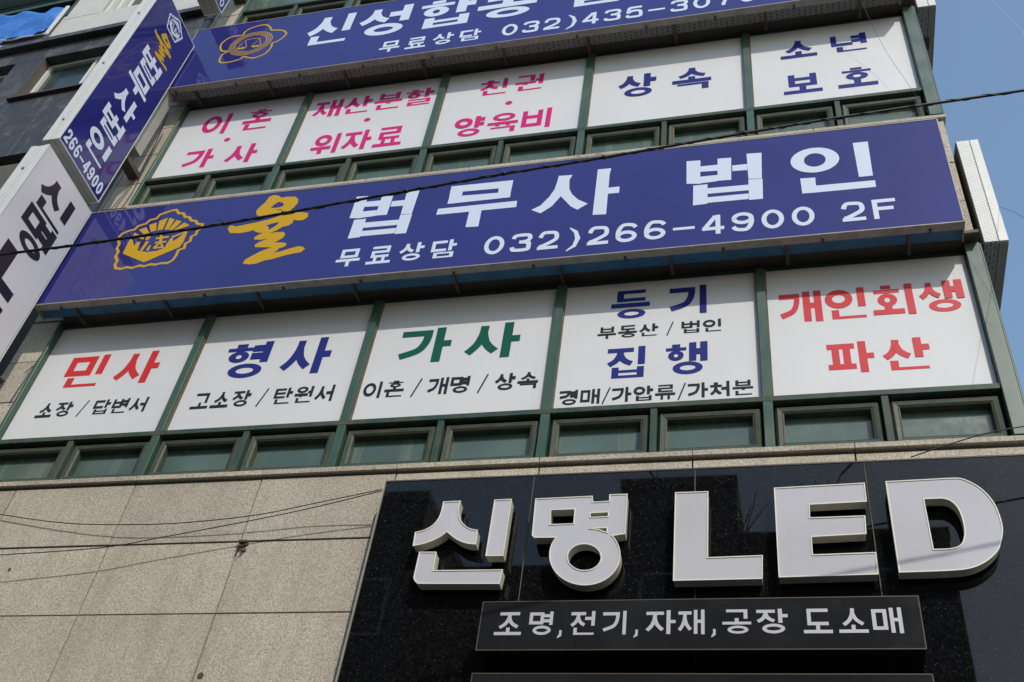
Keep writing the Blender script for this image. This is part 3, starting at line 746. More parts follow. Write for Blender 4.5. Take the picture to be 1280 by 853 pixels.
def awning_mesh(wd, hg):
    """hinged sash: sloped green frame and gasket round the pane"""
    f = MB()
    y0, y1, t = -0.018, 0.03, 0.056
    o = [(0, 0), (wd, 0), (wd, hg), (0, hg)]
    ch = 0.016
    A = [(x, z) for x, z in o]
    B = [(ch if x == 0 else wd - ch, ch if z == 0 else hg - ch) for x, z in o]
    C = [(t - 0.014 if x == 0 else wd - t + 0.014, t - 0.014 if z == 0 else hg - t + 0.014) for x, z in o]
    D = [(t if x == 0 else wd - t, t if z == 0 else hg - t) for x, z in o]
    rings = [(A, y1), (A, y0 + 0.018), (B, y0), (C, y0 + 0.004), (D, y0 + 0.016), (D, 0.068)]
    for (P, ya), (Q, yb) in zip(rings, rings[1:]):
        for i in range(4):
            j = (i + 1) % 4
            f.face([(P[i][0], ya, P[i][1]), (P[j][0], ya, P[j][1]), (Q[j][0], yb, Q[j][1]), (Q[i][0], yb, Q[i][1])])
    g = MB()
    e = 0.009
    for i in range(4):      # gasket line, a hair proud of the frame where it meets the glass
        j = (i + 1) % 4
        P = [(x + (e if x > wd / 2 else -e), z + (e if z > hg / 2 else -e)) for x, z in D]
        Q = D
        g.face([(P[i][0], y0 + 0.0045, P[i][1]), (P[j][0], y0 + 0.0045, P[j][1]), (Q[j][0], y0 + 0.0125, Q[j][1]), (Q[i][0], y0 + 0.0125, Q[i][1])])
    # grime lines: outer bevel edge and the mitred corners
    e2 = 0.0035
    for i in range(4):
        j = (i + 1) % 4
        Q = [(x + (e2 if x < wd / 2 else -e2), z + (e2 if z < hg / 2 else -e2)) for x, z in B]
        g.face([(B[i][0], y0 - 0.0006, B[i][1]), (B[j][0], y0 - 0.0006, B[j][1]), (Q[j][0], y0 - 0.0004, Q[j][1]), (Q[i][0], y0 - 0.0004, Q[i][1])])
        g.face([(B[i][0], y0 - 0.0007, B[i][1] - 0.0022), (B[i][0], y0 - 0.0007, B[i][1] + 0.0022), (C[i][0], y0 + 0.0033, C[i][1] + 0.0022), (C[i][0], y0 + 0.0033, C[i][1] - 0.0022)])
    return f, g, (t, hg - t)


def place(mb, name, material, parent, loc):
    o = mb.build(name, material)
    o.parent = parent
    o.location = loc
    return o


for fl in range(3):
    dz = FLOOR * fl
    zb, zt = 5.976 + dz, 6.352 + dz
    # sills
    for i in range(len(cols) - 1):
        x0 = max(cols[i], -6.2); x1 = cols[i + 1]
        if fl and i == 0: x0 = -5.905
        if i == len(cols) - 2: x1 = 1.425
        MB().box(x0 + 0.002, x1 - 0.002, -0.058, 0.05, 5.924 + dz, 5.968 + dz).build('sill_stone', M['granite'], BL, bevel=0.004)
    # transom, head, uprights
    MB().box(-5.868, 1.303, -0.05, 0.05, 6.347 + dz, 6.392 + dz).build('transom', M['green2'], BL, bevel=0.003)
    MB().box(-5.868, 1.303, 0.012, 0.05, 7.637 + dz, 7.70 + dz).build('head_rail', M['green'], BL, bevel=0.003)
    MB().box(-5.868, 1.40, -0.13, 0.04, 7.703 + dz, 7.728 + dz).build('drip_ledge', M['steel'], BL, bevel=0.002)
    MB().box(-5.868, 1.40, -0.152, -0.131, 7.698 + dz, 7.730 + dz).build('drip_edge', M['rubber'], BL, bevel=0.002)
    MB().box(-5.90, -5.872, -0.06, 0.05, 5.971 + dz, 7.70 + dz).build('side_post', M['green'], BL, bevel=0.003)
    m = MB(); m.box(1.307, 1.405, -0.062, 0.10, 5.971 + dz, 7.70 + dz); m.box(1.405, 1.42, -0.05, 0.6, 5.971 + dz, 7.70 + dz)
    m.build('corner_post', M['green'], BL, bevel=0.004)
    for i, xr in enumerate(MULL[1:], 1):
        x0 = PX[i - 1][1]
        m = MB(); m.box(x0, xr, -0.048, 0.05, 5.971 + dz, 7.636 + dz)
        m.build('mullion', M['green'], BL, bevel=0.003)
        MB().box(xr + 0.0003, xr + 0.009, -0.03, 0.0, 6.40 + dz, 7.636 + dz).build('gasket', M['rubber'], BL)
    for i, (x0, x1) in enumerate(PX):
        # two hinged sashes with a short post between
        xm = (x0 + x1) / 2
        MB().box(xm - 0.022, xm + 0.022, -0.046, 0.05, zb, 6.344 + dz).build('short_post', M['green2'], BL, bevel=0.003)
        for a, b in ((x0 + 0.008, xm - 0.032), (xm + 0.028, x1 - 0.012)):
            f, g, (t0, t1) = awning_mesh(b - a, 0.350)
            fo = f.build('awning_window', M['green2'], None)
            fo.parent = BL; fo.location = (a + 2.4, 0, zb + 0.001)
            go = g.build('gasket', M['rubber'], None); go.parent = fo
            pm = MB().box(t0 - 0.01, b - a - t0 + 0.01, 0.050, 0.058, t0 - 0.01, t1 + 0.01)
            po = pm.build('pane', M['glass'], None); po.parent = fo
        # dark gap behind the transom shows as a line
        MB().box(x0, x1, 0.0, 0.04, 6.393 + dz, 7.632 + dz).build('fixed_pane', M['glass'], BL)

# cable entry stub, chipped spots and fixings left on the stone
m = MB()
for k in range(9):
    a, b = random.uniform(-0.03, 0.03), random.uniform(-0.055, 0.02)
    m.tube([(-3.459 + a, -0.033, 5.365 + b), (-3.459 + a + random.uniform(-.03, .03), -0.05 - random.uniform(0, .03), 5.365 + b - random.uniform(0, .03))], 0.007, 5, 0.003)
m.box(-3.49, -3.43, -0.06, -0.031, 5.375, 5.39)
m.build('broken_fixing', M['steel'], BL)
MB().tube([(-3.447, -0.028, 4.447), (-3.447, -0.037, 4.447)], 0.018, 12).build('bolt_plug', M['steel'], BL)
MB().tube([(-5.161, -0.028, 5.224), (-5.155, -0.036, 5.222)], 0.011, 7).build('bolt_plug', M['steel'], BL)

# thin aerial leads running down the pier
for pts in ([(-6.10, 10.9), (-6.02, 10.4), (-6.0, 9.87), (-6.04, 9.49), (-6.10, 9.15), (-6.13, 8.8)],
            [(-6.08, 10.9), (-6.0, 10.2), (-5.985, 9.8), (-6.02, 9.4), (-6.06, 9.1), (-6.08, 8.8)],
            [(-6.0, 10.5), (-5.97, 9.9), (-5.95, 9.5), (-5.97, 9.15), (-5.985, 8.85)],
            [(-5.90, 7.50), (-5.875, 7.35), (-5.90, 7.22), (-5.96, 7.10)], [(-5.895, 7.44), (-5.91, 7.2), (-5.935, 6.95), (-5.94, 6.78)]):
    MB().tube([(x, -0.046 - 0.006 * (i % 2), z) for i, (x, z) in enumerate(pts)], 0.0035, 5).build('aerial_lead', M['wire'], BL)
MB().box(-6.19, -6.13, -0.09, -0.032, 7.035, 7.05).build('pipe_clip', M['alu'], BL, bevel=0.002)
MB().box(-6.185, -6.15, -0.07, -0.032, 6.96, 7.034).build('pipe_clip', M['steel'], BL)

# ------------------------------------------------------------------ polished black shop front
BK = thing('shop_fascia', (-0.5, -0.03, 3.0), 'polished black granite shop front behind the big white letters', 'fascia')
xs = [-2.50, -1.52, -0.53, 0.441, 1.42, 2.2]
for i in range(len(xs) - 1):
    MB().box(xs[i] + 0.0023, xs[i + 1] - 0.0023, -0.18, -0.036, 3.0, 5.718).build('stone_panel', M['black'], BK, bevel=0.002)
for x in xs[1:-1]: MB().box(x - 0.0022, x + 0.0022, -0.1808, -0.17, 3.0, 5.716).build('joint_filler', M['rubber'], BK)
MB().box(-2.509, -2.501, -0.186, -0.034, 3.0, 5.725).build('edge_trim', M['alu'], BK)
MB().box(-2.50, 2.2, -0.184, -0.034, 5.7185, 5.728).build('top_trim', M['steel'], BK)

# ------------------------------------------------------------------ window signs
FW0 = front(-0.0045)


def window_sign(i, fl, label, lines, dots=None):
    x0, x1 = PX[i]
    dz = FLOOR * fl
    t = thing('window_sign', ((x0 + x1) / 2, -0.001, 6.393 + dz), label, 'sign', 'white window signs between the green uprights')
    MB().box(x0 + 0.002, x1 - 0.002, -0.004, -0.001, 6.393 + dz, 7.636 + dz).build('film', M['white'], t)
    for s, a, b, c, d, th, tv, mt, gap in lines:
        lettering('lettering', s, FW0, a, b, c, d, th, tv, M[mt], t, gap=gap, adv={' ': 0.16})
    if dots:
        for (x, z) in dots:
            m = MB()
            pts = [FW0.p(x + 0.035 * math.cos(k * math.pi / 8), z + 0.033 * math.sin(k * math.pi / 8), 0.001) for k in range(16)]
            m.face(pts)
            m.build('dot', M[dots_col], t)
    return t


dots_col = 'magenta'
window_sign(0, 1, 'upper window sign with two short magenta words around a dot, leftmost of its row', [
    ('이혼', -5.60, -4.816, 10.425, 10.787, .165, .165, 'magenta', 0.45), ('가사', -5.60, -4.80, 9.855, 10.165, .165, .165, 'magenta', 0.45)], [(-5.216, 10.293)])
window_sign(1, 1, 'white upper window sign with a crowded four-syllable magenta line above a dot', [
    ('재산분할', -4.357, -3.095, 10.486, 10.777, .165, .165, 'magenta', 0.10), ('위자료', -4.215, -3.285, 9.838, 10.156, .165, .165, 'magenta', 0.12)], [(-3.724, 10.336)])
window_sign(2, 1, 'upper window sign with two magenta syllables over a dot and three below it', [
    ('친권', -2.62, -1.98, 10.501, 10.768, .165, .165, 'magenta', 0.22), ('양육비', -2.784, -1.839, 9.838, 10.152, .165, .165, 'magenta', 0.12)], [(-2.294, 10.318)])
window_sign(3, 1, 'white upper window sign with one navy word alone on it', [
    ('상속', -1.254, -0.406, 10.157, 10.522, .175, .175, 'navy', 0.42)])
window_sign(4, 1, 'white upper window sign with two lines of navy syllables beside the corner post', [
    ('소년', 0.214, 0.976, 10.464, 10.75, .175, .175, 'navy', 0.40), ('보호', 0.211, 0.988, 9.888, 10.188, .175, .175, 'navy', 0.40)])
window_sign(0, 0, 'lower window sign with a red word over a small black line, leftmost', [
    ('민사', -5.61, -4.765, 6.946, 7.293, .175, .175, 'red', 0.30), ('소장 / 답변서', -5.676, -4.706, 6.636, 6.785, .175, .15, 'ink', 0.14)])
window_sign(1, 0, 'white lower window sign with a blue word over a small black line', [
    ('형사', -4.19, -3.295, 6.921, 7.30, .175, .175, 'navy', 0.30), ('고소장 / 탄원서', -4.324, -3.165, 6.626, 6.785, .175, .15, 'ink', 0.14)])
window_sign(2, 0, 'white lower window sign with a dark green word over a small black line', [
    ('가사', -2.745, -1.815, 6.951, 7.309, .175, .175, 'dgreen', 0.30), ('이혼 / 개명 / 상속', -2.94, -1.634, 6.627, 6.785, .175, .15, 'ink', 0.12)])
window_sign(3, 0, 'white lower window sign crowded with four lines, two navy and two black', [
    ('등기', -1.156, -0.452, 7.255, 7.55, .175, .175, 'navy', 0.50), ('부동산 / 법인', -1.241, -0.36, 7.062, 7.183, .175, .15, 'ink', 0.12),
    ('집행', -1.156, -0.468, 6.67, 6.965, .175, .175, 'navy', 0.46), ('경매/가압류/가처분', -1.468, -0.17, 6.452, 6.585, .175, .15, 'ink', 0.10)])
window_sign(4, 0, 'white lower window sign with two coral red words beside the corner post', [
    ('개인회생', 0.035, 1.237, 7.092, 7.391, .175, .175, 'pink_red', 0.10), ('파산', 0.317, 0.955, 6.589, 6.87, .175, .175, 'pink_red', 0.18)])


# ------------------------------------------------------------------ long blue signs
def long_sign(z0, z1, x0, x1, label, soffit, face='blue'):
    t = thing('fascia_sign', ((x0 + x1) / 2, -0.12, z0), label, 'sign', 'long blue sign boxes across the facade')
    MB().box(x0 + 0.006, x1 - 0.006, -0.3, -0.294, z0 + 0.006, z1 - 0.006).build('face_panel', M[face], t)
    m = MB()
    m.box(x0, x1, -0.303, -0.235, z0 - 0.004, z0 + 0.0055)          # lower lip
    m.box(x0, x1, -0.303, -0.12, z1 - 0.0055, z1 + 0.004)           # top
    m.box(x0 - 0.004, x0 + 0.0055, -0.303, -0.12, z0 - 0.003, z1 + 0.003)
    m.box(x1 - 0.0055, x1 + 0.004, -0.303, -0.12, z0 - 0.003, z1 + 0.003)
    m.box(x0, x1, -0.24, -0.2355, z0 + 0.0056, z0 + 0.03)
    m.build('frame', M['alu'], t)
    MB().box(x0 + 0.006, x1 - 0.006, -0.235, -0.125, z0 + 0.018, z0 + 0.022).build('soffit_sheet', M[soffit], t)
    MB().box(x0 + 0.006, x1 - 0.006, -0.13, -0.122, z0 + 0.024, z1 - 0.006).build('back_sheet', M['alu_d'], t)
    for k in range(9):
        x = x0 + 0.35 + k * (x1 - x0 - 0.7) / 8
        MB().box(x - 0.012, x + 0.012, -0.24, -0.035, z0 - 0.002, z0 + 0.0165).build('bracket', M['steel'], t)
    for k in range(11):
        x = x0 + 0.2 + k * (x1 - x0 - 0.4) / 10 + random.uniform(-.06, .06)
        b = MB(); b.box(x - 0.009, x + 0.009, -0.262, -0.228, z0 - 0.014, z0 - 0.0045); b.tube([(x, -0.255, z0 - 0.014), (x + 0.003, -0.258, z0 - 0.024)], 0.004, 6)
        b.build('clip', M['steel'], t)
    return t


FS = front(-0.30)
S1 = long_sign(7.647, 8.872, -6.0, 1.29, 'long blue sign box between the two window rows with a yellow brush syllable', 'blue_soffit')
p = Pen(0.071, 0.098)
p.ring(0.196, 8.3577, 0.550, 8.6693, n=36)
BEOP1 = [[(-3.3493 + (x + 0.5862) * (0.560 / 0.5745), 8.1203 + (z - 8.1084) * (0.5716 / 0.5794)) for x, z in q] for q in BEOP]
for G in (BEOP1, MU, SA, BEOP, IN + p.polys):
    m = MB()
    for k, q in enumerate(G): plate(m, FS, [q], 0.0006 + 0.00008 * k)
    m.build('syllable', M['pale_print'], S1)
lettering('lettering', '무료상담', FS, -3.335, -2.345, 7.775, 7.984, .15, .15, M['pale_print'], S1, gap=0.30)
NUM = (0.211, 0.158)


def number(s, F, u0, v0, v1, parent, pitch=0.211, wd=0.158, th=.17, tv=.22, material='pale_print', adv=None):
    bx = []; u = u0
    for c in s:
        f = (adv or {}).get(c, 1.0)
        bx.append((u, u + wd) if c != ')' else (u - 0.02, u + wd - 0.02)); u += pitch * f
    return lettering('lettering', s, F, 0, 0, v0, v1, th, tv, M[material], parent, boxes=bx)


number('032)266-4900 2F', FS, -2.118, 7.757, 7.972, S1, adv={')': 0.80, ' ': 0.62}, pitch=0.2115)
m = MB(); closed_ribbon(m, FS, EMB_BORDER, 0.026, 0.0012)
for k, q in enumerate(EMB_PARTS): plate(m, FS, [q], 0.0012 + 0.0001 * k)
m.build('emblem', M['yellow'], S1)
m = MB(); plate(m, FS, YUL_A, 0.0012); plate(m, FS, YUL_B, 0.0016)
m.build('brush_syllable', M['yellow'], S1)

S2 = long_sign(10.945, 12.155, -6.06, 1.29, 'long blue sign box across the top with a gold petal and scales emblem', 'perf_s')
bx = [(-4.61, -4.09), (-4.03, -3.45), (-3.36, -2.76), (-2.72, -2.10), (-1.78, -1.22)]
lettering('lettering', '신성합동법', FS, 0, 0, 11.43, 12.005, .17, .18, M['pale_print'], S2, boxes=bx)
lettering('lettering', '무료상담', FS, -3.68, -2.62, 11.065, 11.273, .15, .15, M['pale_print'], S2, gap=0.30)
number('032)435-3070', FS, -2.40, 11.052, 11.268, S2, adv={')': 0.80}, pitch=0.2115)
m = MB()
closed_ribbon(m, FS, EMB2, 0.021, 0.0012)
for k, f in enumerate((1.0, 0.91, 0.82, 0.73)):
    th0 = R(15)
    pts = [(-5.262 + 0.245 * f * math.cos(a), 11.665 + 0.235 * f * math.sin(a)) for a in [2 * math.pi * i / 36 for i in range(36)]]
    closed_ribbon(m, FS, pts, 0.0085, 0.0014 + k * 0.0002)
for sx in (-1, 1):
    cx = -5.262 + sx * 0.085
    open_ribbon(m, FS, [(cx - 0.055, 11.60), (cx, 11.745), (cx + 0.055, 11.60)], 0.008, 0.0016)
    plate(m, FS, [[(cx - 0.062, 11.60), (cx + 0.062, 11.60), (cx + 0.035, 11.567), (cx - 0.035, 11.567)]], 0.0018)
open_ribbon(m, FS, [(-5.355, 11.745), (-5.262, 11.765), (-5.169, 11.745)], 0.010, 0.002)
m.build('emblem', M['yellow'], S2)


# ------------------------------------------------------------------ signs that stand out from the pier
def side_sign(x0, x1, yo, yi, z0, z1, label, face):
    t = thing('projecting_sign', ((x0 + x1) / 2, yi, z0), label, 'sign', 'sign boxes standing out from the left pier')
    MB().box(x1 - 0.006, x1, yo + 0.008, yi - 0.008, z0 + 0.008, z1 - 0.008).build('face_panel', M[face], t)
    MB().box(x0, x0 + 0.006, yo + 0.008, yi - 0.008, z0 + 0.008, z1 - 0.008).build('face_panel', M[face], t)
    w = x1 - x0
    m = MB()
    for a, b in ((0, 0.27), (0.73, 1.0)):                      # plain edge strips beside the slotted one
        m.box(x0 + w * a, x0 + w * b, yo, yo + 0.012, z0, z1)
    m.box(x0, x1, yi - 0.012, yi, z0, z1)
    m.box(x0, x1, yo + 0.0125, yi - 0.0125, z1 - 0.01, z1)
    m.box(x1 - 0.0065, x1 + 0.003, yo - 0.001, yo + 0.0075, z0, z1); m.box(x1 - 0.0065, x1 + 0.003, yi - 0.0075, yi + 0.001, z0, z1)
    m.box(x1 - 0.0065, x1 + 0.0028, yo + 0.008, yi - 0.008, z0 - 0.001, z0 + 0.0075)
    m.build('frame', M['alu_w'], t)
    MB().box(x0 + w * 0.273, x0 + w * 0.727, yo + 0.003, yo + 0.010, z0 + 0.002, z1 - 0.002).build('slotted_strip', M['perf_w'], t)
    for a, b in ((0, 0.32), (0.34, 0.62), (0.64, 0.98)):
        MB().box(x0 + w * a, x0 + w * b, yo + 0.0125, yi - 0.0125, z0, z0 + 0.01).build('base_strip', M['alu_g'], t, bevel=0.0015)
    k = 0
    z = z0 + 0.3
    while z < z1 - 0.1:
        b = MB(); b.box(x0 + w * .36, x0 + w * .48, yo - 0.006, yo + 0.002, z, z + 0.022); b.tube([(x0 + w * .42, yo - 0.006, z + 0.011), (x0 + w * .42, yo - 0.012, z + 0.011)], 0.004, 8)
        b.build('latch', M['alu'], t); z += 0.95
    for z in ((z0 + 0.75, z1 - 0.6) if z0 > 7 else (z1 - 0.5,)):
        MB().box(x0 + 0.03, x1 - 0.03, yi, -0.034, z, z + 0.06).build('bracket', M['steel'], t)
    return t


PF = right_side(-5.95)
PS = side_sign(-6.12, -5.95, -1.045, -0.325, 8.985, 11.74, 'blue sign box standing out from the left pier with a white emblem at its top', 'blue')
# stacked syllables, top to bottom
for ch, z in (('법', 10.79), ('무', 10.455), ('사', 10.10), ('법', 9.745), ('인', 9.40)):
    lettering('lettering', ch, PF, -0.835, -0.485, z - 0.143, z + 0.143, .16, .17, M['pale_print'], PS)
bx = [(-1.015 + 0.083 * i, -1.015 + 0.083 * i + 0.066) for i in range(8)]
lettering('lettering', '266-4900', PF, 0, 0, 9.03, 9.185, .18, .34, M['pale_print'], PS, boxes=bx)


def remap(loops, box, to):
    (a, b, c, d), (e, f, g, h) = box, to
    return [[(e + (x - a) / (b - a) * (f - e), g + (z - c) / (d - c) * (h - g)) for x, z in lp] for lp in loops]


ax = [x for x, z in YUL_A[0] + YUL_B[0]]; az = [z for x, z in YUL_A[0] + YUL_B[0]]
bb = (min(ax), max(ax), min(az), max(az)); tt = (-0.86, -0.46, 10.965, 11.33)
m = MB(); plate(m, PF, remap(YUL_A, bb, tt), 0.0012); plate(m, PF, remap(YUL_B, bb, tt), 0.0016)
m.build('brush_syllable', M['yellow'], PS)
bb = (min(x for x, z in EMB_BORDER), max(x for x, z in EMB_BORDER), min(z for x, z in EMB_BORDER), max(z for x, z in EMB_BORDER))
tt = (-0.81, -0.52, 11.40, 11.68)
m = MB(); closed_ribbon(m, PF, remap([EMB_BORDER], bb, tt)[0], 0.017, 0.0012)
for k, q in enumerate(EMB_PARTS): plate(m, PF, remap([q], bb, tt), 0.0012 + 0.0001 * k)
m.build('emblem', M['pale_print'], PS)
MB().box(-6.09, -5.99, -0.322, -0.15, 9.95, 11.6).build('mounting_plate', M['alu_g'], PS)

PW = side_sign(-6.13, -5.95, -1.085, -0.332, 6.3, 8.835, 'white sign box with black syllables standing out from the left pier', 'sign_white')
T = 0.075


def glyph_polys(polys, F, m, lift=0.0012):
    for k, q in enumerate(polys): plate(m, F, [q], lift + 0.00008 * k)


lettering('lettering', '신', PF, -0.93, -0.485, 8.295, 8.675, .19, .19, M['ink2'], PW)
lettering('lettering', '명', PF, -0.915, -0.495, 7.87, 8.275, .18, .19, M['ink2'], PW)
m = MB(); plate(m, PF, [[(-0.90, 7.80), (-0.745, 7.80), (-0.745, 7.49), (-0.565, 7.49), (-0.565, 7.385), (-0.90, 7.385)]], 0.0012); m.build('letter', M['ink2'], PW)
m = MB(); plate(m, PF, [[(-0.90, 7.30), (-0.57, 7.30), (-0.57, 7.21), (-0.77, 7.21), (-0.77, 7.13), (-0.60, 7.13), (-0.60, 7.05), (-0.77, 7.05), (-0.77, 6.97), (-0.57, 6.97), (-0.57, 6.88), (-0.90, 6.88)]], 0.0012); m.build('letter', M['ink2'], PW)
m = MB(); plate(m, PF, [[(-0.90, 6.79), (-0.70, 6.79), (-0.58, 6.68), (-0.58, 6.50), (-0.70, 6.39), (-0.90, 6.39)], [(-0.79, 6.70), (-0.73, 6.70), (-0.69, 6.65), (-0.69, 6.53), (-0.73, 6.48), (-0.79, 6.48)]], 0.0012); m.build('letter', M['ink2'], PW)

P3 = side_sign(-6.10, -5.885, -1.0, -0.30, 12.48, 14.2, 'small blue sign box at the top edge above the long sign', 'blue')
P3F = right_side(-5.885)
bx = [(-0.98 + 0.082 * i, -0.98 + 0.082 * i + 0.066) for i in range(8)]
lettering('lettering', '435-3070', P3F, 0, 0, 12.53, 12.67, .15, .25, M['pale_print'], P3, boxes=bx)


# ------------------------------------------------------------------ light boxes on the right flank
def flank_box(z0, z1, label, x0=1.447, x1=1.605, y0=-0.04):
    t = thing('flank_sign', ((x0 + x1) / 2, 0.3, z0), label, 'sign', 'white sign boxes on the right flank of the building')
    xm = x0 + (x1 - x0) * 0.60
    m = MB()
    m.box(xm + 0.002, x1, y0, y0 + 0.9, z0 + 0.0, z1)
    m.build('shell', M['alu_w'], t, bevel=0.003)
    MB().box(x0, xm - 0.002, y0 + 0.001, y0 + 0.9, z0 + 0.001, z1 - 0.001).build('slotted_shell', M['perf_w'], t, bevel=0.002)
    MB().box(x0 + 0.001, xm - 0.003, y0 + 0.01, y0 + 0.9, z0 - 0.006, z0 + 0.0005).build('slotted_base', M['perf_b'], t)
    MB().box(xm + 0.003, x1 - 0.001, y0 + 0.01, y0 + 0.9, z0 - 0.006, z0 - 0.0005).build('base_sheet', M['alu_g'], t)
    MB().box(x0 - 0.006, x0 - 0.0005, y0 + 0.012, y0 + 0.9, z0 - 0.004, z1 + 0.001).build('shade_sheet', M['steel'], t)  # added dark sheet, paints in the shade of the narrow gap
    MB().box(1.422, x0, 0.25, 0.31, z0 + 0.2, z0 + 0.26).build('bracket', M['steel'], t)
    MB().box(1.422, x0, 0.25, 0.31, z1 - 0.26, z1 - 0.2).build('bracket', M['steel'], t)
    return t


flank_box(7.715, 8.915, 'white sign box on the right flank beside the long lower blue sign')
f2 = flank_box(11.0, 12.3, 'white sign box on the right flank at the top corner of the picture')
MB().box(1.50, 1.56, 0.28, 0.40, 10.982, 10.9935).build('cable_gland', M['steel'], f2)


# ------------------------------------------------------------------ big channel letters
def channel(name, polys, label, proud=0.07, y=-0.28):
    t = thing('channel_letter', (sum(x for x, z in polys[0][0]) / len(polys[0][0]), -0.18, min(z for lp in polys for x, z in lp[0])), label, 'letter', 'raised white letters of the shop name')
    F = front(y)
    for loops in polys:
        f = MB(); plate(f, F, loops, -0.004)
        f.build('face_panel', M['acrylic'], t)
        r = MB(); walls(r, F, loops, -proud, -0.0005)
        r.build('return', M['return'], t)
        c = MB()
        # bright cap round every edge
        for lp in loops:
            n = len(lp)
            area = sum(lp[i][0] * lp[(i + 1) % n][1] - lp[(i + 1) % n][0] * lp[i][1] for i in range(n))
            p = Pen(0.006, 0.006); p.rib(lp, closed=True)
            for q in p.polys:
                P4 = [F.p(a, b, 0.0) for a, b in q]
                if (P4[1] - P4[0]).cross(P4[2] - P4[1]).dot(F.N) < 0: P4.reverse()
                c.face(P4)
                for i in range(4):
                    j = (i + 1) % 4
                    c.face([P4[i], P4[j], P4[j] + Vector((0, 0.006, 0)), P4[i] + Vector((0, 0.006, 0))])
        c.build('trim_cap', M['chrome'], t)
        xs_ = [x for x, z in loops[0]]; zs_ = [z for x, z in loops[0]]
        # stand-off pins behind the letter
        s = MB()
        for (x, z) in (loops[0][0], loops[0][len(loops[0]) // 2]):
            cx = x + (sum(xs_) / len(xs_) - x) * 0.25; cz = z + (sum(zs_) / len(zs_) - z) * 0.25
            s.tube([(cx, -0.18, cz), (cx, y + proud, cz)], 0.006, 6)
        s.build('stand_off', M['steel'], t)
    return t


channel('sin', L_SIN, 'raised white letter at the left end of the shop name, made of three separate strokes')
channel('myeong', L_MYEONG, 'raised white letter with a round ring at its foot and a small square opening')
channel('l', L_L, 'raised white letter L in the middle of the shop name')
channel('e', L_E, 'raised white letter E between the L and the D')
channel('d', L_D, 'raised white letter D at the right end of the shop name')


# ------------------------------------------------------------------ black boards under the letters
def board(x0, x1, z0, z1, y, label):
    t = thing('sign_board', ((x0 + x1) / 2, -0.18, z0), label, 'sign', 'black sign boards under the raised letters')
    MB().box(x0, x1, y, -0.182, z0, z1).build('casing', M['board'], t, bevel=0.0015)
    m = MB()
    for a, b, c, d in ((x0 - .002, x1 + .002, z0 - .002, z0 + .003), (x0 - .002, x0 + .003, z0 + .003, z1 + .002), (x1 - .003, x1 + .002, z0 + .003, z1 + .002), (x0 + .003, x1 - .003, z1 - .003, z1 + .002)):
        m.box(a, b, y - 0.002, y + 0.004, c, d)
    m.build('edge_trim', M['steel'], t)
    return t


B1 = board(-1.653, 0.592, 4.40, 4.69, -0.40, 'black board with a line of grey white syllables below the raised letters')
FB = front(-0.40)
chars = '조명,전기,자재,공장 도소매'
CH = [(-1.567, -1.419), (-1.381, -1.246), (-1.22, -1.194), (-1.156, -1.02), (-0.986, -0.852), (-0.818, -0.793), (-0.758, -0.606), (-0.592, -0.458), (-0.421, -0.399), (-0.369, -0.225), (-0.198, -0.044), (-0.025, 0.014), (0.03, 0.169), (0.199, 0.338), (0.36, 0.502)]
lettering('lettering', chars, FB, 0, 0, 4.487, 4.625, .135, .135, M['board_print'], B1, boxes=CH)
board(-1.653, 0.60, 3.98, 4.268, -0.40, 'plain black board at the bottom edge below the lettered one')

# ------------------------------------------------------------------ building next door, on the left
AN = R(-2.5)
NBM = thing('neighbouring_building', (-6.65, 0.25, 0.0), 'dark stone building with a white upper wall behind the projecting signs', 'building', rz=AN, local=True)


def nb(name, mt, u0, u1, y0, y1, z0, z1, bevel=0.0, parent=None):
    o = MB().box(-u1, -u0, y0, y1, z0, z1).build(name, M[mt], None, bevel=bevel)
    o.parent = parent or NBM
    return o


nb('wall_core', 'core', 0.0, 9.0, 0.20, 7.0, 0.0, 16.6)
g = 0.004
us = [0.0, 0.58, 1.16, 1.75, 2.37, 3.0, 3.62, 4.24, 4.86, 5.5]
WIN = [(1.30, 2.37), (2.83, 3.9), (4.4, 5.4)]
for a, b in zip(us, us[1:]):
    nb('stone_panel', 'dark_stone', a + g, b - g, 0.0, 0.19, 11.07, 12.40 - g, 0.002)
    nb('stone_panel', 'dark_stone', a + g, b - g, 0.0, 0.19, 13.385 + g, 13.70, 0.002)
for a, b in ((0.0, 0.65), (0.65, 1.30), (2.37, 2.83), (3.9, 4.4)):
    nb('stone_panel', 'dark_stone', a + g, b - g, 0.0, 0.19, 12.40, 13.385, 0.002)
nb('band', 'nb_brown', 0.0, 6.0, 0.12, 0.19, 10.83, 11.068)
nb('lower_wall', 'nb_brown', 0.0, 6.0, -0.02, 0.19, 9.0, 10.83)
nb('ledge', 'dark_stone', -0.02, 6.0, -0.09, 0.19, 13.702, 13.80, 0.003)
for a, b in WIN:
    f = nb('window', 'nb_frame', a + 0.002, b - 0.002, 0.13, 0.19, 12.42, 12.47)
    m = MB()
    m.box(-b + 0.002, -b + 0.05, 0.12, 0.19, 12.471, 13.38); m.box(-a - 0.05, -a - 0.002, 0.12, 0.19, 12.471, 13.38)
    m.box(-b + 0.05, -a - 0.05, 0.12, 0.19, 13.33, 13.38); m.box(-a - 0.35, -a - 0.31, 0.13, 0.19, 12.471, 13.33)
    o = m.build('frame', M['nb_frame'], None); o.parent = f
    o = MB().box(-b + 0.05, -a - 0.05, 0.16, 0.17, 12.471, 13.33).build('pane', M['nb_glass'], None); o.parent = f
    s = nb('window_sill', 'steel', a - 0.02, b + 0.05, -0.05, 0.13, 12.365, 12.40, 0.003)
    s = nb('window_jamb', 'nb_brown', b - 0.003, b + 0.004, -0.006, 0.13, 12.401, 13.38)
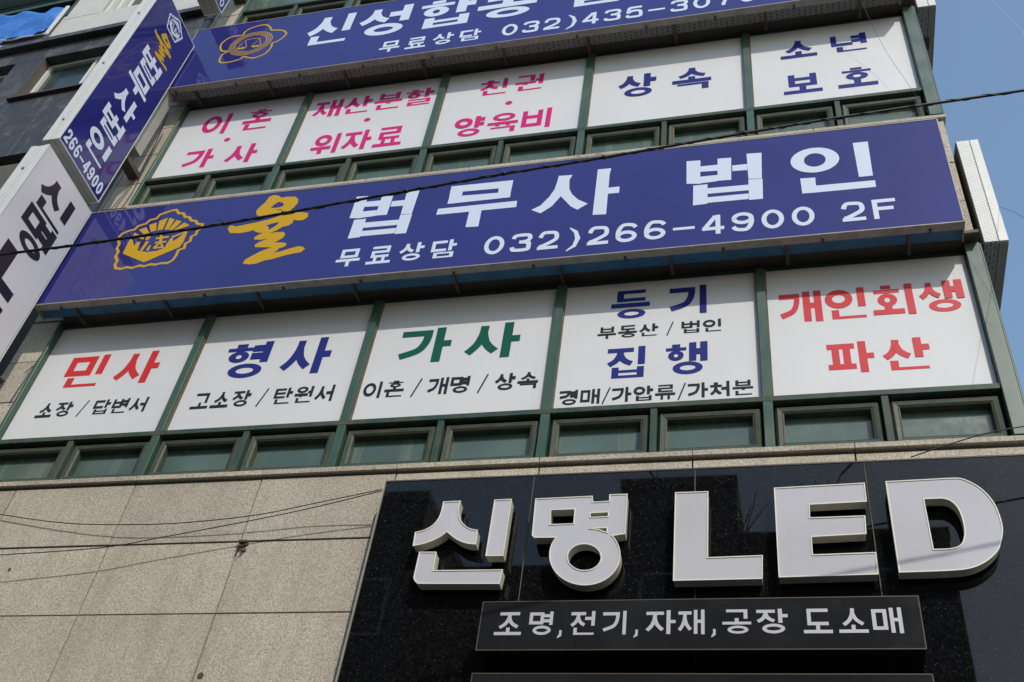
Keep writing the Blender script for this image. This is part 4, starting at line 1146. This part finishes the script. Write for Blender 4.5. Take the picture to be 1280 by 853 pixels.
# white upper storey
nb('white_panel', 'nb_white', 0.3, 2.2, 0.02, 0.19, 13.803, 14.50 - g, 0.002)
nb('white_panel', 'nb_white', 2.2 + g, 2.62, 0.02, 0.19, 13.803, 14.50 - g, 0.002)
nb('white_panel', 'nb_white', 2.62 + g, 5.5, 0.02, 0.19, 13.803, 14.60 - g, 0.002)
nb('white_panel', 'nb_white', 2.05, 2.62, 0.02, 0.19, 14.50 + g, 15.6, 0.002)
nb('white_panel', 'nb_white', -0.0, 0.9, 0.02, 0.19, 14.50 + g, 15.6, 0.002)
f = nb('window', 'nb_frame', 0.9, 2.05, 0.05, 0.19, 14.44 + 0.065, 14.56)
for a in (1.97, 1.86, 1.75):
    nb('frame', 'nb_frame', a, a + 0.05, 0.05 + (1.97 - a) * 0.4, 0.19, 14.561, 15.6, parent=f)
o = nb('pane', 'nb_brown', 0.9, 1.75, 0.15, 0.17, 14.561, 15.6, parent=f)
f = nb('window', 'green2', 2.66, 5.5, 0.04, 0.19, 14.601, 14.66)
nb('frame', 'green2', 2.66, 2.72, 0.04, 0.19, 14.661, 15.6, parent=f)
nb('frame', 'green2', 2.66, 5.5, 0.04, 0.19, 15.16, 15.23, parent=f)
nb('pane', 'nb_teal', 2.72, 5.5, 0.12, 0.13, 14.661, 15.16, parent=f)
nb('pane', 'nb_teal', 2.72, 5.5, 0.12, 0.13, 15.231, 15.6, parent=f)
nb('cornice', 'nb_white', 2.3, 5.5, -0.12, 0.19, 15.601, 15.8)

# tarpaulin tied over the wall next door
m = MB()
NU, NV = 40, 18
random.seed(3)
ph = [random.uniform(0, 6) for _ in range(6)]
grid = []
for j in range(NV + 1):
    row = []
    for i in range(NU + 1):
        u = 2.68 + 2.6 * i / NU
        v = j / NV
        top = 14.77 + 0.10 * (u - 2.68) + 0.01 * math.sin(u * 7)
        bot = 14.03 + 0.09 * (u - 2.68) + 0.012 * math.sin(u * 9 + 1) + 0.010 * math.sin(u * 17)
        z = bot + (top - bot) * v
        y = -0.03 - 0.03 * abs(math.sin(u * 5 + ph[0] + v * 2)) - 0.02 * math.sin(u * 13 + ph[1] + v * 5) - 0.02 * math.sin(v * 9 + u * 3)
        row.append((-u, y, z))
    grid.append(row)
for j in range(NV):
    for i in range(NU):
        m.face([grid[j][i + 1], grid[j][i], grid[j + 1][i], grid[j + 1][i + 1]], True)
tp = m.build('tarpaulin', M['tarp'])
tp.location = (-6.65, 0.25, 0); tp.rotation_euler = (0, 0, AN)
tag(tp, 'creased blue tarpaulin hung over the white wall in the top left corner', 'tarpaulin')
import bmesh as _bm
b_ = _bm.new(); b_.from_mesh(tp.data); _bm.ops.remove_doubles(b_, verts=b_.verts, dist=0.0005); b_.to_mesh(tp.data); b_.free()
md = tp.modifiers.new('thickness', 'SOLIDIFY'); md.thickness = 0.004
e = MB().box(-2.675, -2.625, -0.05, -0.03, 14.02, 14.78).build('edge_batten', M['nb_frame'])
e.parent = tp
m = MB(); m.tube([(-a, -0.045, 14.022 + 0.09 * (a - 2.68) + 0.012 * math.sin(a * 9 + 1) + 0.010 * math.sin(a * 17)) for a in [2.68 + 0.05 * i for i in range(50)]], 0.011, 5)
h_ = m.build('hem', M['nb_frame']); h_.parent = tp

# downpipe in the gap between the buildings
dp = thing('downpipe', (-6.31, -0.02, 9.0), 'grey boxed downpipe in the dark gap between the two buildings', 'pipe')
MB().box(-6.36, -6.27, -0.05, 0.05, 9.0, 16.0).build('pipe', M['alu_d'], dp, bevel=0.01)
MB().box(-6.263, -6.215, -0.02, 0.05, 9.0, 16.0).build('flashing', M['alu_g'], dp)
for z in (10.2, 12.9, 14.8): MB().box(-6.37, -6.26, -0.056, 0.05, z, z + 0.04).build('strap', M['steel'], dp)

# ------------------------------------------------------------------ cables
CAB = [(-8.5, -2.40, 5.66), (-7.0, -2.33, 5.63), (-5.672, -2.28, 5.66), (-4.178, -2.228, 5.82), (-3.76, -2.214, 5.854), (-3.409, -2.201, 5.89), (-2.989, -2.185, 5.935), (-2.589, -2.17, 5.998), (-2.201, -2.151, 6.072), (-1.704, -2.126, 6.165), (-1.342, -2.108, 6.232), (-0.961, -2.088, 6.293), (-0.668, -2.073, 6.344), (-0.336, -2.056, 6.405), (0.034, -2.037, 6.470), (0.346, -2.02, 6.522), (0.859, -1.99, 6.598), (1.312, -1.962, 6.665), (2.162, -1.91, 6.795), (4.0, -1.8, 7.1), (7.0, -1.7, 7.65)]


def smooth(pts, n=6):
    out = []
    P = [Vector(p) for p in pts]
    for i in range(len(P) - 1):
        a, b, c, d = P[max(i - 1, 0)], P[i], P[i + 1], P[min(i + 2, len(P) - 1)]
        for k in range(n):
            t = k / n
            out.append(0.5 * ((2 * b) + (c - a) * t + (2 * a - 5 * b + 4 * c - d) * t * t + (3 * b - a - 3 * c + d) * t ** 3))
    out.append(P[-1])
    return out


CS = smooth([(-14, -2.7, 6.0)] + CAB)
ct = thing('overhead_cable', (-1.0, -1.95, 6.48), 'thick black cable crossing in front of the long blue sign', 'cable')
MB().tube(CS, 0.0078, 8).build('sheath', M['cable'], ct)
tw = []
for k in range(len(CS) * 3):
    t = k / 3; i = min(int(t), len(CS) - 2); p = CS[i].lerp(CS[i + 1], t - i)
    tw.append(p + Vector((0, 0.0085 * math.cos(k * 0.8), 0.0085 * math.sin(k * 0.8) - 0.004 * (math.sin(k * 0.05) > 0.6))))
MB().tube(tw, 0.0022, 5).build('lashing_wire', M['cable'], ct)
for i in (20, 33, 44, 49, 58, 66, 75, 88):
    p = CS[min(i, len(CS) - 1)]
    m = MB(); m.tube([p + Vector((-.012, 0, 0)), p + Vector((.012, 0, .002))], 0.0115, 8)
    m.tube([p, p + Vector((-0.02, -0.01, 0.022)), p + Vector((-0.045, -0.008, 0.026))], 0.002, 5)
    m.build('cable_tie', M['cable'], ct)

W1 = [(-6.3, -0.06, 5.90), (-5.916, -0.06, 5.782), (-5.45, -0.06, 5.671), (-4.873, -0.07, 5.567), (-4.405, -0.09, 5.522), (-3.946, -0.095, 5.515), (-3.395, -0.11, 5.547), (-2.947, -0.14, 5.609), (-2.512, -0.188, 5.656)]
W2 = [(-6.3, -0.19, 5.22), (-5.533, -0.17, 5.231), (-5.171, -0.16, 5.253), (-4.437, -0.14, 5.302), (-4.024, -0.135, 5.372), (-3.368, -0.14, 5.487), (-2.935, -0.155, 5.566), (-2.512, -0.188, 5.644)]
tag(MB().tube(smooth(W1), 0.0036, 6).build('hanging_wire', M['wire']), 'thin black wire sagging across the pale stone slabs, the upper of two', 'wire', 'thin wires in front of the stone slabs')
tag(MB().tube(smooth(W2), 0.0036, 6).build('hanging_wire', M['wire']), 'thin black wire climbing across the pale stone slabs, the lower of two', 'wire', 'thin wires in front of the stone slabs')
tag(MB().tube(smooth([(1.40, -0.19, 5.93), (1.15, -0.2, 5.88), (0.9, -0.2, 5.80), (0.70, -0.186, 5.735)]), 0.004, 6).build('stray_wire', M['wire']), 'short black wire slanting over the sill at the lower right corner', 'wire')
tag(MB().tube(smooth([(0.92, -0.31, 10.94), (0.975, -0.25, 10.598), (1.077, -0.15, 10.139), (1.21, -0.12, 9.574), (1.265, -0.2, 9.1)]), 0.0014, 5).build('hanging_wire', M['wire']), 'hair-thin wire hanging over the upper corner window sign', 'wire')
tag(MB().tube(smooth([(1.604, 0.05, 8.215), (1.611, -0.25, 7.771), (1.577, -0.55, 7.329), (1.492, -1.1, 6.532)]), 0.0014, 5).build('stay_wire', M['wire']), 'thin wire leaving the lower flank sign box across the sky', 'wire')
tag(MB().tube(smooth([(1.30, -1.0, 11.2), (1.623, -1.0, 9.667), (1.695, -1.0, 9.278), (1.757, -1.0, 9.028), (1.813, -1.0, 8.769), (1.96, -1.0, 8.0)]), 0.0012, 5).build('stay_wire', M['alu_w']), 'faint pale wire crossing the sky in the top right corner', 'wire')

# ------------------------------------------------------------------ street and what the polished stone mirrors
tag(MB().box(-400, 400, -400, 400, -1.0, -0.16).build('ground', M['paving']), kind='structure')
tag(MB().box(-200, 200, -11.0, -3.0, -0.15, 0.0).build('road', M['asphalt']), kind='structure')
tag(MB().box(-200, 200, -2.99, 0.0, -0.15, 0.12).build('pavement', M['paving']), kind='structure')
tag(MB().box(-200, 200, -14.0, -11.01, -0.15, 0.12).build('far_pavement', M['paving']), kind='structure')
m = MB()
for k in range(-12, 12): m.box(k * 6, k * 6 + 3, -7.06, -6.94, 0.002, 0.006)
tag(m.build('road_marking', M['paint']), kind='structure')


def opp(x0, x1, z, mt, label, dep=9.0, y=-14.36):
    t = thing('opposite_building', ((x0 + x1) / 2, y, 0), label, 'building', 'buildings across the street')
    MB().box(x0, x1, y - dep, y, 0, z - 0.25).build('wall', M[mt], t)
    MB().box(x0 - 0.02, x1 + 0.02, y - dep, y + 0.08, z - 0.2495, z).build('parapet', M['opp'], t)
    n = max(1, int((x1 - x0) / 2.2))
    wd = (x1 - x0) / n
    fl = 3.5
    while fl < z - 2:
        for k in range(n):
            a = x0 + wd * k + wd * 0.2
            wf = MB().box(a, a + wd * 0.6, y + 0.001, y + 0.05, fl, fl + 1.4)
            wo = wf.build('window', M['nb_frame'], t)
            sub_of(wo, t)
            p = MB().box(a + 0.06, a + wd * 0.6 - 0.06, y + 0.051, y + 0.056, fl + 0.06, fl + 1.34)
            p.build('pane', M['nb_glass'], None).parent = wo
            wo.children[0].data.transform(WORLD[t.name])
        fl += 3.1
    return t


opp(-20.0, -8.12, 16.55, 'opp', 'tall brown building across the street mirrored at the left of the black stone')
opp(-8.1, -3.62, 14.43, 'opp2', 'lower brick building across the street mirrored between two taller ones')
opp(-3.6, -1.07, 16.65, 'opp', 'narrow tall building across the street mirrored left of the letter L')
opp(-1.05, 3.06, 15.12, 'opp', 'building across the street mirrored behind the letters E and D')

tr = thing('bare_tree', (-0.3, -9.6, 0.12), 'bare street tree mirrored in the black stone between the letters L and E', 'tree')
trunk = MB().tube([(-0.3, -9.6, 0.12), (-0.27, -9.62, 3.0), (-0.34, -9.58, 6.0), (-0.3, -9.6, 9.4)], 0.16, 10, 0.09)
trunk.build('trunk', M['bark'], tr)
random.seed(11)
cr = MB()


def branch(p, d, l, r, n):
    pts = [p]
    for k in range(3):
        d = (d + Vector((random.uniform(-.22, .22), random.uniform(-.22, .22), random.uniform(-.08, .16)))).normalized()
        pts.append(pts[-1] + d * l / 3)
    cr.tube(pts, r, 5 if n > 2 else 4, r * 0.6)
    if n == 0: return
    for k in range(3 if n > 1 else 4):
        a = random.uniform(0, 6.28); q = random.choice(pts[1:])
        nd = (d * 0.8 + Vector((math.cos(a) * 0.6, math.sin(a) * 0.6, random.uniform(0, .4)))).normalized()
        branch(q, nd, l * random.uniform(.55, .75), r * 0.55, n - 1)


for k in range(6):
    a = k * 1.05 + 0.3
    branch(Vector((-0.3, -9.6, 6.9 + k * 0.42)), Vector((math.cos(a) * 0.55, math.sin(a) * 0.55, 0.8)).normalized(), 2.3, 0.075, 3)
cr.build('crown', M['bark'], tr)
